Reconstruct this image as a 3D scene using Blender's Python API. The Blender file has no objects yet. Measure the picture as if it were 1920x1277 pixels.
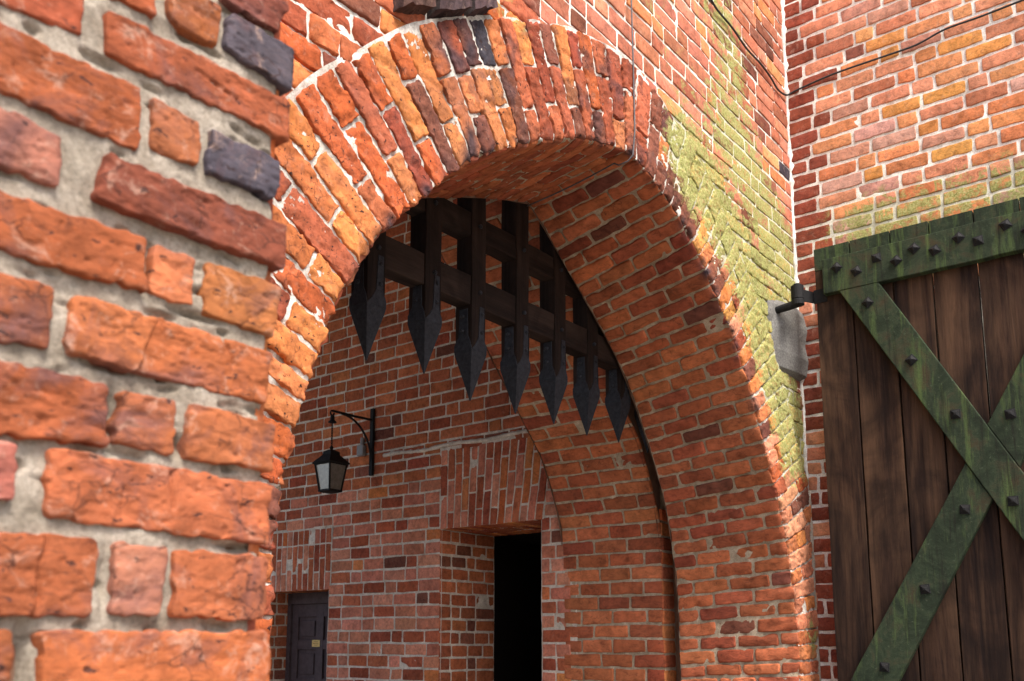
import bpy, math, random
import numpy as np
from mathutils import Matrix, Vector
random.seed(7)
S = bpy.context.scene
C = S.collection

# ------------------------------------------------------------------ camera
cam_d = bpy.data.cameras.new("camera"); cam = bpy.data.objects.new("camera", cam_d); C.objects.link(cam)
S.camera = cam
PITCH = math.radians(9.3724); AZ = math.radians(37.874)      # AZ: from view direction to world +X (to the right)
hf = Vector((math.cos(AZ), math.sin(AZ), 0)); rr = Vector((math.sin(AZ), -math.cos(AZ), 0))
fw = hf*math.cos(PITCH) + Vector((0, 0, math.sin(PITCH))); uu = rr.cross(fw)
M3 = Matrix((rr, uu, -fw)).transposed()
cam.matrix_world = M3.to_4x4()
cam_d.sensor_width = 36; cam_d.lens = 1757/1920*36
cam_d.shift_y = (910-638.5)/1920
cam_d.clip_start = 0.05; cam_d.clip_end = 500
cam_d.dof.use_dof = True; cam_d.dof.focus_distance = 4.6; cam_d.dof.aperture_fstop = 5.6

# ------------------------------------------------------------------ light
W = bpy.data.worlds.new("World"); S.world = W; W.use_nodes = True
SUN_EL, SUN_AZ = math.radians(56), math.radians(202)          # azimuth of the sun, clockwise from +Y
nt = W.node_tree; sky = nt.nodes.new('ShaderNodeTexSky'); sky.sky_type = 'NISHITA'; sky.sun_disc = False
sky.sun_elevation = SUN_EL; sky.sun_rotation = SUN_AZ; sky.dust_density = 4.0; sky.air_density = 1.0; sky.ozone_density = 0.5
bg = nt.nodes['Background']; bg.inputs[1].default_value = 0.15
nt.links.new(sky.outputs[0], bg.inputs[0])
sd = bpy.data.lights.new("sun", 'SUN'); sun = bpy.data.objects.new("sun", sd); C.objects.link(sun)
sd.energy = 1.9; sd.angle = math.radians(17); sd.color = (1.0, 0.95, 0.88)
dv = Vector((math.sin(SUN_AZ)*math.cos(SUN_EL), math.cos(SUN_AZ)*math.cos(SUN_EL), math.sin(SUN_EL)))
sun.rotation_euler = dv.to_track_quat('Z', 'Y').to_euler()
S.view_settings.view_transform = 'Standard'; S.view_settings.look = 'None'
S.view_settings.exposure = 1.25; S.view_settings.gamma = 1.0
S.cycles.max_bounces = 8; S.cycles.diffuse_bounces = 5

# ------------------------------------------------------------------ noise
def _h(i, j, k, seed):
    n = (i*374761393 + j*668265263 + k*2147483647 + seed*144665) & 0xffffffff
    n = ((n ^ (n >> 13))*1274126177) & 0xffffffff
    n = ((n ^ (n >> 16))*2246822519) & 0xffffffff
    return ((n ^ (n >> 15)) & 0xffffff)/float(0x7fffff) - 1.0
def vn(P, sc, seed=0):
    P = np.asarray(P, float)*np.asarray(sc, float)
    i = np.floor(P).astype(np.int64); f = P - i; f = f*f*(3-2*f)
    r = 0
    for a in (0, 1):
        wa = f[..., 0] if a else 1-f[..., 0]
        for b in (0, 1):
            wb = f[..., 1] if b else 1-f[..., 1]
            for c in (0, 1):
                wc = f[..., 2] if c else 1-f[..., 2]
                r = r + wa*wb*wc*_h(i[..., 0]+a, i[..., 1]+b, i[..., 2]+c, seed)
    return r
def fbm(P, sc, seed=0, o=3):
    r = 0; a = 1.0; s = np.asarray(sc, float)
    for k in range(o):
        r = r + a*vn(P, s, seed+k*17); a *= .5; s = s*2.03
    return r
def sstep(a, b, x):
    t = np.clip((x-a)/(b-a), 0, 1); return t*t*(3-2*t)

# ------------------------------------------------------------------ node helpers
def newmat(name):
    m = bpy.data.materials.new(name); m.use_nodes = True
    return m, m.node_tree.nodes, m.node_tree.links, m.node_tree.nodes['Principled BSDF']
def nz(N, L, vec, scale, detail=4, rough=.6, dist=0.0):
    n = N.new('ShaderNodeTexNoise'); n.inputs['Scale'].default_value = scale; n.inputs['Detail'].default_value = detail
    n.inputs['Roughness'].default_value = rough; n.inputs['Distortion'].default_value = dist
    if vec is not None: L.new(vec, n.inputs['Vector'])
    return n.outputs['Fac']
def ramp(N, L, fac, stops):
    r = N.new('ShaderNodeValToRGB'); e = r.color_ramp.elements
    while len(e) < len(stops): e.new(.5)
    for x, (p, c) in zip(e, stops):
        x.position = p; x.color = c if len(c) == 4 else (*c, 1)
    L.new(fac, r.inputs[0]); return r.outputs['Color']
def g(v): return (v, v, v, 1)
def mix(N, L, fac, a, b, mode='MIX'):
    m = N.new('ShaderNodeMix'); m.data_type = 'RGBA'; m.blend_type = mode
    for s, v in ((m.inputs[0], fac), (m.inputs[6], a), (m.inputs[7], b)):
        if hasattr(v, 'node'): L.new(v, s)
        elif isinstance(v, (int, float)): s.default_value = v
        else: s.default_value = v if len(v) == 4 else (*v, 1)
    return m.outputs[2]
def mth(N, L, op, a, b=0.0, clamp=False):
    m = N.new('ShaderNodeMath'); m.operation = op; m.use_clamp = clamp
    for s, v in ((m.inputs[0], a), (m.inputs[1], b)):
        if hasattr(v, 'node'): L.new(v, s)
        else: s.default_value = v
    return m.outputs[0]
def bump(N, L, hgt, strength, dist, prev=None):
    b = N.new('ShaderNodeBump'); b.inputs['Strength'].default_value = strength; b.inputs['Distance'].default_value = dist
    L.new(hgt, b.inputs['Height'])
    if prev is not None: L.new(prev, b.inputs['Normal'])
    return b.outputs[0]
def coords(N, L, sc=(1, 1, 1)):
    t = N.new('ShaderNodeTexCoord'); m = N.new('ShaderNodeMapping'); m.inputs['Scale'].default_value = sc
    L.new(t.outputs['Object'], m.inputs[0]); return m.outputs[0]

def brick_material(name, pit=1.0, scale=1.0, dusty=.35, aniso=(1, 1, 1), burn=0.0, bk=1.0, cracks=0.0):
    m, N, L, B = newmat(name)
    v = coords(N, L); va = coords(N, L, aniso)
    at = N.new('ShaderNodeAttribute'); at.attribute_name = 'bcol'; base = at.outputs['Color']
    ms = N.new('ShaderNodeAttribute'); ms.attribute_name = 'moss'
    big = nz(N, L, v, 14*scale, 5, .65); med = nz(N, L, va, 45*scale, 6, .7, .6); fine = nz(N, L, va, 170*scale, 4, .7)
    c = mix(N, L, 1.0, base, ramp(N, L, big, [(.28, g(.62)), (.5, g(1.0)), (.74, g(1.28))]), 'MULTIPLY')
    c = mix(N, L, .8, c, ramp(N, L, med, [(.3, (.5, .46, .48)), (.5, g(1.0)), (.72, (1.3, 1.18, 1.1))]), 'MULTIPLY')
    if burn > 0:
        bn = nz(N, L, v, 6.5, 6, .68, .8)
        c = mix(N, L, mth(N, L, 'MULTIPLY', ramp(N, L, bn, [(.50, g(0)), (.68, g(1))]), burn), c, (.13, .065, .062))
    # pale dust / lime bloom
    dn = nz(N, L, v, 26*scale, 7, .75, .5)
    c = mix(N, L, mth(N, L, 'MULTIPLY', ramp(N, L, dn, [(.55, g(0)), (.72, g(1))]), dusty), c, (.50, .33, .25))
    # burnt blackish specks
    sp = nz(N, L, va, 62*scale, 4, .65, .4)
    c = mix(N, L, mth(N, L, 'MULTIPLY', ramp(N, L, sp, [(.68-.045*pit, g(0)), (.72-.045*pit, g(1))]), min(1, .85*pit)), c, (.035, .022, .022))
    c = mix(N, L, mth(N, L, 'MULTIPLY', ramp(N, L, fine, [(.28, g(1)), (.38, g(0))]), .5), c, (.07, .03, .022))
    if cracks > 0:
        dm = N.new('ShaderNodeVectorMath'); dm.operation = 'ADD'; dn2 = N.new('ShaderNodeTexNoise'); dn2.inputs['Scale'].default_value = 22; dn2.inputs['Detail'].default_value = 4
        L.new(v, dn2.inputs['Vector']); dsc = N.new('ShaderNodeVectorMath'); dsc.operation = 'SCALE'; dsc.inputs['Scale'].default_value = .05
        L.new(dn2.outputs['Color'], dsc.inputs[0]); L.new(va, dm.inputs[0]); L.new(dsc.outputs[0], dm.inputs[1])
        vr = N.new('ShaderNodeTexVoronoi'); vr.feature = 'DISTANCE_TO_EDGE'; vr.inputs['Scale'].default_value = 15*scale; L.new(dm.outputs[0], vr.inputs['Vector'])
        crk = mth(N, L, 'MULTIPLY', ramp(N, L, vr.outputs['Distance'], [(.0, g(1)), (.028, g(0))]), ramp(N, L, nz(N, L, v, 9, 4, .6), [(.46, g(0)), (.60, g(1))]))
        c = mix(N, L, mth(N, L, 'MULTIPLY', crk, cracks), c, (.045, .022, .018))
    # lichen
    mn = nz(N, L, v, 38*scale, 6, .75)
    pn = nz(N, L, v, 13, 7, .72, .6)
    mm = mth(N, L, 'ADD', mth(N, L, 'MULTIPLY', ms.outputs['Fac'], 1.15), mth(N, L, 'MULTIPLY', mth(N, L, 'SUBTRACT', pn, .5), 3.8))
    mm = mth(N, L, 'MULTIPLY', ramp(N, L, mm, [(.28, g(0)), (.62, g(1))]), ramp(N, L, ms.outputs['Fac'], [(.0, g(0)), (.25, g(1))]))
    mf = mth(N, L, 'MULTIPLY', mm, ramp(N, L, mn, [(.32, g(.35)), (.50, g(.95))]))
    lic = ramp(N, L, nz(N, L, v, 90, 4, .7), [(.3, (.12, .14, .04)), (.5, (.32, .33, .11)), (.7, (.52, .50, .25))])
    c = mix(N, L, mf, c, lic)
    L.new(c, B.inputs['Base Color'])
    B.inputs['Roughness'].default_value = 1.0; B.inputs['Specular IOR Level'].default_value = .08
    b1 = bump(N, L, med, .9*bk, .006/scale)
    b2 = bump(N, L, sp, -.8*pit, .006/scale, b1) if pit > 0 else b1
    if cracks > 0: b2 = bump(N, L, crk, -1.0*cracks, .004, b2)
    b3 = bump(N, L, fine, .6, .0018/scale, b2)
    L.new(b3, B.inputs['Normal'])
    return m
def mortar_material(name, c1, c2, moss_k=1.0, warm=.0):
    m, N, L, B = newmat(name)
    v = coords(N, L)
    ms = N.new('ShaderNodeAttribute'); ms.attribute_name = 'moss'
    c = ramp(N, L, nz(N, L, v, 22, 6, .7), [(.3, c1), (.65, c2)])
    c = mix(N, L, .7, c, ramp(N, L, nz(N, L, v, 7, 5, .65, .5), [(.32, (.62, .60, .56)), (.5, g(1)), (.68, (1.3, 1.3, 1.32))]), 'MULTIPLY')
    c = mix(N, L, .55, c, ramp(N, L, nz(N, L, v, 150, 4, .8), [(.32, g(.42)), (.5, g(1)), (.68, g(1.4))]), 'MULTIPLY')
    c = mix(N, L, mth(N, L, 'MULTIPLY', ramp(N, L, nz(N, L, v, 60, 3, .6), [(.68, g(0)), (.74, g(1))]), .6), c, (.05, .04, .03))
    c = mix(N, L, mth(N, L, 'MULTIPLY', ms.outputs['Fac'], .6*moss_k), c, (.40, .42, .20))
    L.new(c, B.inputs['Base Color']); B.inputs['Roughness'].default_value = .95; B.inputs['Specular IOR Level'].default_value = .15
    b = bump(N, L, nz(N, L, v, 38, 5, .7), .7, .006); b = bump(N, L, nz(N, L, v, 110, 6, .8), 1.0, .005, b); b = bump(N, L, nz(N, L, v, 420, 3, .7), .6, .0015, b)
    L.new(b, B.inputs['Normal']); return m

M_near = brick_material('near_brick', pit=1.0, scale=1.0, dusty=.6, aniso=(.6, 1, 1.3), burn=.8, bk=.25, cracks=.8)
M_ring = brick_material('arch_brick', pit=1.25, scale=.9, dusty=.3, burn=.35, cracks=.7)
M_wall = brick_material('wall_brick', pit=.55, scale=.8, dusty=.45, cracks=.25)
M_soff = brick_material('soffit_brick', pit=.6, scale=.8, dusty=.05, aniso=(1, .5, 1), cracks=.5)
M_far = brick_material('passage_brick', pit=.4, scale=.8, dusty=.25)
R_near = mortar_material('sandy_mortar', (.25, .205, .155), (.47, .41, .335))
R_white = mortar_material('lime_mortar', (.66, .61, .53), (.92, .89, .82))
R_ring = mortar_material('ring_mortar', (.30, .25, .21), (.86, .82, .74))
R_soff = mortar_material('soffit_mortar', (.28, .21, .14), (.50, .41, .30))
R_far = mortar_material('passage_mortar', (.46, .39, .32), (.70, .62, .53))

def wood_material(name, dark, light, axis='z', rough=.6, moss=0.0, edge=None, pale=(.30, .21, .13)):
    m, N, L, B = newmat(name)
    sc = {'z': (14, 14, .9), 'y': (14, .9, 14), 'x': (.9, 14, 14)}[axis]
    ge = N.new('ShaderNodeNewGeometry')
    def isl(vec, k):
        a = N.new('ShaderNodeVectorMath'); a.operation = 'SCALE'; cmb = N.new('ShaderNodeCombineXYZ')
        for q in range(3): L.new(ge.outputs['Random Per Island'], cmb.inputs[q])
        L.new(cmb.outputs[0], a.inputs[0]); a.inputs['Scale'].default_value = k
        b = N.new('ShaderNodeVectorMath'); L.new(vec, b.inputs[0]); L.new(a.outputs[0], b.inputs[1]); return b.outputs[0]
    v = isl(coords(N, L, sc), 40); vo = isl(coords(N, L), 17)
    vf = isl(coords(N, L, tuple(k*5 for k in sc)), 90)
    c = ramp(N, L, nz(N, L, v, 1.0, 7, .65, .8), [(.28, dark), (.7, light)])
    c = mix(N, L, .8, c, ramp(N, L, nz(N, L, vf, 1.0, 5, .7, .3), [(.3, g(.5)), (.5, g(1)), (.72, g(1.5))]), 'MULTIPLY')
    vb = isl(coords(N, L, tuple(k*.35 for k in sc)), 23)
    c = mix(N, L, mth(N, L, 'MULTIPLY', ramp(N, L, nz(N, L, vb, 1.0, 6, .65, 1.0), [(.46, g(0)), (.68, g(1))]), .55), c, pale)
    c = mix(N, L, mth(N, L, 'MULTIPLY', ramp(N, L, nz(N, L, vo, 2.2, 5, .6, 1.2), [(.35, g(1)), (.55, g(0))]), .6), c, dark)
    L.new(c, B.inputs['Base Color']); B.inputs['Roughness'].default_value = max(rough, .7); B.inputs['Specular IOR Level'].default_value = .10
    b = bump(N, L, nz(N, L, vf, 1.0, 6, .7, .3), .8, .003); b = bump(N, L, nz(N, L, v, 1.0, 5, .6, .8), .6, .006, b)
    L.new(b, B.inputs['Normal']); return m
def green_material(name):
    m, N, L, B = newmat(name)
    v = coords(N, L); vf = coords(N, L, (60, 60, 60))
    c = ramp(N, L, nz(N, L, v, 5, 7, .75, .9), [(.25, (.014, .016, .012)), (.45, (.026, .036, .022)), (.6, (.044, .060, .034)), (.8, (.11, .15, .055))])
    c = mix(N, L, ramp(N, L, nz(N, L, v, 46, 5, .8, .4), [(.60, g(0)), (.72, g(.6))]), c, (.13, .16, .10))
    c = mix(N, L, ramp(N, L, nz(N, L, v, 5, 5, .7, .9), [(.52, g(0)), (.66, g(.85))]), c, (.050, .034, .022))
    vd = coords(N, L, (1, 16, 1.6))
    c = mix(N, L, ramp(N, L, nz(N, L, vd, 1.0, 6, .7, .4), [(.52, g(0)), (.66, g(.75))]), c, (.085, .125, .042))
    c = mix(N, L, ramp(N, L, nz(N, L, coords(N, L, (1, 30, 2.2)), 1.0, 5, .7, .4), [(.54, g(0)), (.68, g(.8))]), c, (.018, .017, .014))
    c = mix(N, L, ramp(N, L, nz(N, L, v, 130, 3, .7), [(.60, g(0)), (.68, g(.7))]), c, (.012, .016, .010))
    L.new(c, B.inputs['Base Color']); B.inputs['Roughness'].default_value = .9; B.inputs['Specular IOR Level'].default_value = .08
    b = bump(N, L, nz(N, L, v, 46, 6, .75, .4), .8, .004); b = bump(N, L, nz(N, L, v, 220, 3, .7), .5, .0012, b)
    L.new(b, B.inputs['Normal']); return m
def plain_material(name, c1, c2, sc=30, rough=.6, metal=0.0, bs=.4, bd=.002):
    m, N, L, B = newmat(name); v = coords(N, L)
    L.new(ramp(N, L, nz(N, L, v, sc, 6, .7), [(.3, c1), (.7, c2)]), B.inputs['Base Color'])
    B.inputs['Roughness'].default_value = rough; B.inputs['Metallic'].default_value = metal; B.inputs['Specular IOR Level'].default_value = .2
    L.new(bump(N, L, nz(N, L, v, sc*3, 5, .7), bs, bd), B.inputs['Normal']); return m
M_plank = wood_material('door_wood', (.007, .0048, .0048), (.050, .026, .016), 'z', .5, pale=(.165, .090, .050))
M_green = green_material('mossy_wood')
M_port = wood_material('portcullis_oak', (.005, .0035, .0032), (.036, .022, .017), 'z', .8, pale=(.034, .022, .017))
M_portb = wood_material('portcullis_beam_oak', (.007, .0045, .004), (.036, .022, .017), 'x', .8, pale=(.05, .033, .025))
M_iron = plain_material('forged_iron', (.010, .010, .012), (.038, .040, .048), 45, .62, .2, .6, .002)
M_black = plain_material('black_iron', (.006, .006, .0065), (.016, .0155, .016), 50, .72, 0, .5, .0015)
M_gran = plain_material('granite', (.09, .088, .083), (.29, .28, .26), 90, .9, 0, 1.0, .006)
M_grey = plain_material('grey_cable', (.08, .075, .08), (.16, .15, .155), 40, .6)
M_cab = plain_material('black_cable', (.02, .02, .02), (.05, .05, .05), 40, .55)
M_panel = plain_material('door_paint', (.058, .038, .040), (.10, .072, .076), 18, .6, 0, .3, .001)
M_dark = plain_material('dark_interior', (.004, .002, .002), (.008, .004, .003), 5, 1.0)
M_ydoor = plain_material('dark_red_door', (.03, .010, .008), (.055, .02, .014), 14, .7)
M_yel = plain_material('yellow_notice', (.62, .42, .14), (.78, .56, .22), 60, .6, 0, .1, .0005)
M_ink = plain_material('notice_ink', (.25, .12, .04), (.32, .16, .06), 60, .6, 0, .1, .0005)
M_box = plain_material('junction_plastic', (.17, .165, .17), (.26, .25, .25), 30, .5, 0, .2, .001)
M_slab = plain_material('rough_masonry', (.16, .09, .06), (.26, .15, .10), 12, .9, 0, .6, .006)
def glass_material():
    m, N, L, B = newmat('frosted_lamp_glass'); v = coords(N, L)
    L.new(ramp(N, L, nz(N, L, v, 25, 6, .7), [(.3, (.13, .125, .11)), (.7, (.26, .25, .22))]), B.inputs['Base Color'])
    B.inputs['Roughness'].default_value = .35; B.inputs['Transmission Weight'].default_value = .25
    return m
M_glass = glass_material()
def paving_material():
    m, N, L, B = newmat('cobbles'); v = coords(N, L)
    vo = N.new('ShaderNodeTexVoronoi'); vo.inputs['Scale'].default_value = 7; L.new(v, vo.inputs['Vector'])
    ve = N.new('ShaderNodeTexVoronoi'); ve.feature = 'DISTANCE_TO_EDGE'; ve.inputs['Scale'].default_value = 7; L.new(v, ve.inputs['Vector'])
    c = mix(N, L, .5, ramp(N, L, vo.outputs['Color'], [(.2, (.21, .19, .16)), (.8, (.36, .32, .28))]), (.28, .25, .21))
    c = mix(N, L, ramp(N, L, ve.outputs['Distance'], [(.02, g(1)), (.07, g(0))]), c, (.12, .10, .08))
    L.new(c, B.inputs['Base Color']); B.inputs['Roughness'].default_value = .9
    L.new(bump(N, L, ramp(N, L, ve.outputs['Distance'], [(0, g(0)), (.2, g(1))]), .8, .02), B.inputs['Normal']); return m
M_pave = paving_material()

# ------------------------------------------------------------------ object helpers
def empty(name, loc, label, cat, group=None, kind=None):
    o = bpy.data.objects.new(name, None); C.objects.link(o); o.location = loc; o.empty_display_size = .2
    o['label'] = label; o['category'] = cat
    if group: o['group'] = group
    if kind: o['kind'] = kind
    return o
def parent(o, p):
    if p is None: return o
    o.parent = p
    base = Vector((0, 0, 0)); q = p
    while q is not None: base = base + q.location; q = q.parent
    o.location = o.location - base
    return o
def tag(o, label, cat, group=None, kind=None):
    o['label'] = label; o['category'] = cat
    if group: o['group'] = group
    if kind: o['kind'] = kind
    return o

class Shell:
    """collects brick and mortar patches into one mesh"""
    def __init__(s): s.v = []; s.f = []; s.mi = []; s.col = []; s.ms = []; s.n = 0
    def grid(s, P, mi, col, moss):
        a, b = P.shape[:2]
        idx = np.arange(a*b).reshape(a, b) + s.n
        f = np.stack([idx[:-1, :-1], idx[1:, :-1], idx[1:, 1:], idx[:-1, 1:]], -1).reshape(-1, 4)
        s.add(P.reshape(-1, 3), f, mi, col, moss)
    def add(s, V, f, mi, col, moss):
        s.v.append(V); s.f.append(f); s.mi.append(np.full(len(f), mi, np.int32))
        cc = np.empty((len(V), 4)); cc[:, :3] = col; cc[:, 3] = 1; s.col.append(cc)
        s.ms.append(np.broadcast_to(np.asarray(moss, float).reshape(-1), (len(V),)) if np.size(moss) in (1, len(V)) else np.zeros(len(V)))
        s.n += len(V)
    def build(s, name, mats, par=None, smooth=True):
        V = np.concatenate(s.v); F = np.concatenate(s.f); me = bpy.data.meshes.new(name)
        me.vertices.add(len(V)); me.vertices.foreach_set('co', V.astype(np.float32).ravel())
        me.loops.add(len(F)*4); me.loops.foreach_set('vertex_index', F.astype(np.int32).ravel())
        me.polygons.add(len(F)); me.polygons.foreach_set('loop_start', (np.arange(len(F))*4).astype(np.int32))
        me.polygons.foreach_set('loop_total', np.full(len(F), 4, np.int32))
        me.polygons.foreach_set('material_index', np.concatenate(s.mi))
        me.polygons.foreach_set('use_smooth', np.full(len(F), smooth))
        me.update(calc_edges=True)
        a = me.color_attributes.new('bcol', 'FLOAT_COLOR', 'POINT'); a.data.foreach_set('color', np.concatenate(s.col).astype(np.float32).ravel())
        b = me.attributes.new('moss', 'FLOAT', 'POINT'); b.data.foreach_set('value', np.concatenate(s.ms).astype(np.float32))
        for m in mats: me.materials.append(m)
        o = bpy.data.objects.new(name, me); C.objects.link(o)
        if par is not None:
            base = Vector((0, 0, 0)); q = par
            while q is not None: base = base + q.location; q = q.parent
            me.transform(Matrix.Translation(-base)); o.parent = par
        return o

def brick(sh, quad, F, m=.006, step=.03, h=.008, sink=.012, r=.012, rc=.012, amp=.0015, edge=.002, opn='', col=(.3, .1, .05), moss=None, w0=None, ns=22, fine=0.0, soot=None, cracks=()):
    q = np.asarray(quad, float)                 # (u0v0),(u1v0),(u1v1),(u0v1)
    Lu = .5*(np.linalg.norm(q[1]-q[0]) + np.linalg.norm(q[2]-q[3])); Lv = .5*(np.linalg.norm(q[3]-q[0]) + np.linalg.norm(q[2]-q[1]))
    if Lu < .02 or Lv < .015: return
    def axis(Lx, lo, hi):
        a = 0 if lo else m; b = Lx if hi else Lx - m
        n = max(2, int(round((b-a-2*r)/step)))
        k = [a, a+r*.25, a+r*.6] if not lo else [a, a+r*.5]
        k += list(np.linspace(a+r, b-r, n+1))
        k += [b-r*.6, b-r*.25, b] if not hi else [b-r*.5, b]
        return np.array(k), a, b
    us, ua, ub = axis(Lu, 'l' in opn, 'r' in opn); vs, va, vb = axis(Lv, 'b' in opn, 't' in opn)
    us = np.concatenate([us[:1], us, us[-1:]]); vs = np.concatenate([vs[:1], vs, vs[-1:]])
    U, Vv = np.meshgrid(us, vs, indexing='ij')
    skirt = np.zeros(U.shape, bool); skirt[0, :] = skirt[-1, :] = True; skirt[:, 0] = skirt[:, -1] = True
    BIG = 9.0
    du = np.minimum(U-ua if 'l' not in opn else BIG, ub-U if 'r' not in opn else BIG) + 0*U
    dvv = np.minimum(Vv-va if 'b' not in opn else BIG, vb-Vv if 't' not in opn else BIG) + 0*U
    qq = np.clip(1-du/r, 0, 1)**2 + np.clip(1-dvv/r, 0, 1)**2
    w = h - r*.8*(1-np.sqrt(np.clip(1-np.clip(qq, 0, 1), 0, 1)))
    # round the outline corners
    cu, cv = .5*(ua+ub), .5*(va+vb); hu, hv = .5*(ub-ua), .5*(vb-va)
    x = U-cu; y = Vv-cv; rcc = min(rc, hu*.9, hv*.9)
    ex = np.clip(np.abs(x)-(hu-rcc), 0, None); ey = np.clip(np.abs(y)-(hv-rcc), 0, None)
    l = np.hypot(ex, ey); mxx = np.maximum(ex, ey); k = np.where(l > 1e-9, mxx/np.maximum(l, 1e-9), 1)
    ok = np.ones(U.shape, bool)
    if 'l' in opn: ok &= x > 0
    if 'r' in opn: ok &= x < 0
    if 'b' in opn: ok &= y > 0
    if 't' in opn: ok &= y < 0
    k = np.where(ok, k, 1)
    x = np.sign(x)*(np.abs(x)-ex + ex*k); y = np.sign(y)*(np.abs(y)-ey + ey*k)
    s = (x+cu)/Lu; t = (y+cv)/Lv
    uv = ((1-s)*(1-t))[..., None]*q[0] + (s*(1-t))[..., None]*q[1] + (s*t)[..., None]*q[2] + ((1-s)*t)[..., None]*q[3]
    sd_ = random.randint(0, 9999)
    w0 = random.gauss(0, .0018) if w0 is None else w0
    w = w + w0 + random.gauss(0, .008)*(x) + random.gauss(0, .02)*y
    PP = F(uv[..., 0], uv[..., 1], w)
    en = np.exp(-np.minimum(du, dvv)/(r*1.3))
    n1 = vn(PP, ns*1.6, sd_); n2 = vn(PP, ns*1.6, sd_+5); n3 = fbm(PP, ns, sd_+9)
    uv = uv + np.stack([n1*edge*en, n2*edge*en], -1)*(~(skirt & False))[..., None]
    w = w + amp*n3 - np.clip(vn(PP, ns*1.3, sd_+3)-.35, 0, 1)*amp*6*en
    if fine > 0:
        rd = 1-np.abs(fbm(PP, (22, 60, 70), sd_+31, 3))
        w = w - fine*np.clip(rd-.86, 0, 1)*9 + fine*.5*vn(PP, 90, sd_+40)
        w = w - fine*3.0*np.clip(vn(PP, (35, 50, 60), sd_+77)-.62, 0, 1)
        sp = fbm(PP, (17, 30, 38), sd_+50, 3); w = w - fine*1.5*sstep(.18, .26, sp) - fine*1.6*sstep(.62, .70, sp)
        sq_ = vn(PP, 85, sd_+60); w = w - fine*2.2*sstep(.66, .80, sq_)
        w = w - fine*2.5*en*sstep(.10, .22, fbm(PP, 26, sd_+66, 2))
    for (x0, y0, x1, y1) in cracks:
        tt = np.clip(((uv[..., 0]-x0)*(x1-x0)+(uv[..., 1]-y0)*(y1-y0))/((x1-x0)**2+(y1-y0)**2), 0, 1)
        dd = np.hypot(uv[..., 0]-x0-tt*(x1-x0)+.003*vn(PP, 45, sd_+2), uv[..., 1]-y0-tt*(y1-y0)); w = w - .008*np.exp(-(dd/.0019)**2)
    w = np.where(skirt, -sink, w)
    P = F(uv[..., 0], uv[..., 1], w)
    if soot is not None:
        so = soot(P)[..., None]; col = (np.array(col)*(1-so)+np.array((.045, .040, .050))*so).reshape(-1, 3)
    ms = moss(P) if moss is not None else 0.0
    sh.grid(P, 0, col, ms if np.size(ms) == 1 else ms.reshape(-1))

def mortar(sh, us, vs, F, rec=.002, amp=.0015, ns=30, keep=None, moss=None, extra=None):
    U, Vv = np.meshgrid(us, vs, indexing='ij')
    P0 = F(U, Vv, U*0)
    w = -rec + amp*fbm(P0, ns, 3)
    if extra is not None: w = w + extra(P0)
    P = F(U, Vv, w)
    ms = (moss(P) if moss is not None else np.zeros(U.shape)); a, b = U.shape
    idx = np.arange(a*b).reshape(a, b) + sh.n
    f = np.stack([idx[:-1, :-1], idx[1:, :-1], idx[1:, 1:], idx[:-1, 1:]], -1).reshape(-1, 4)
    if keep is not None:
        uc = .25*(U[:-1, :-1]+U[1:, :-1]+U[1:, 1:]+U[:-1, 1:]); vc = .25*(Vv[:-1, :-1]+Vv[1:, :-1]+Vv[1:, 1:]+Vv[:-1, 1:])
        f = f[keep(uc, vc).reshape(-1)]
    sh.add(P.reshape(-1, 3), f, 1, (.5, .5, .5), np.asarray(ms).reshape(-1))

# brick colours (linear)
ORA = [(.53, .190, .075), (.49, .155, .06), (.60, .21, .07), (.46, .115, .042)]
RED = [(.37, .100, .050), (.32, .085, .045), (.41, .120, .060), (.28, .070, .040)]
PNK = [(.50, .190, .120), (.46, .165, .105), (.56, .225, .145)]
DRK = [(.07, .050, .050), (.055, .050, .060), (.09, .055, .045)]
BRN = [(.20, .070, .045), (.17, .062, .042), (.23, .085, .055)]
YEL = [(.64, .30, .09), (.60, .26, .08)]
SIDE_O = [(.62, .25, .105), (.58, .21, .09), (.66, .29, .13)]
SIDE_R = [(.56, .225, .125), (.50, .185, .10), (.60, .26, .15)]
SIDE_P = [(.60, .34, .26), (.55, .29, .22), (.50, .24, .17)]
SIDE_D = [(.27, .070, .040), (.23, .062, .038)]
FACE_R = [(.42, .155, .090), (.36, .125, .072), (.47, .19, .115)]
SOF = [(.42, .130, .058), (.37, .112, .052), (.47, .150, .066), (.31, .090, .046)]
def pick(wts):
    k = random.choices(range(len(wts)), [w for w, _ in wts])[0]
    c = random.choice(wts[k][1]); j = random.uniform(.86, 1.14)
    return tuple(min(.8, x*j*random.uniform(.95, 1.05)) for x in c)

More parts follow.
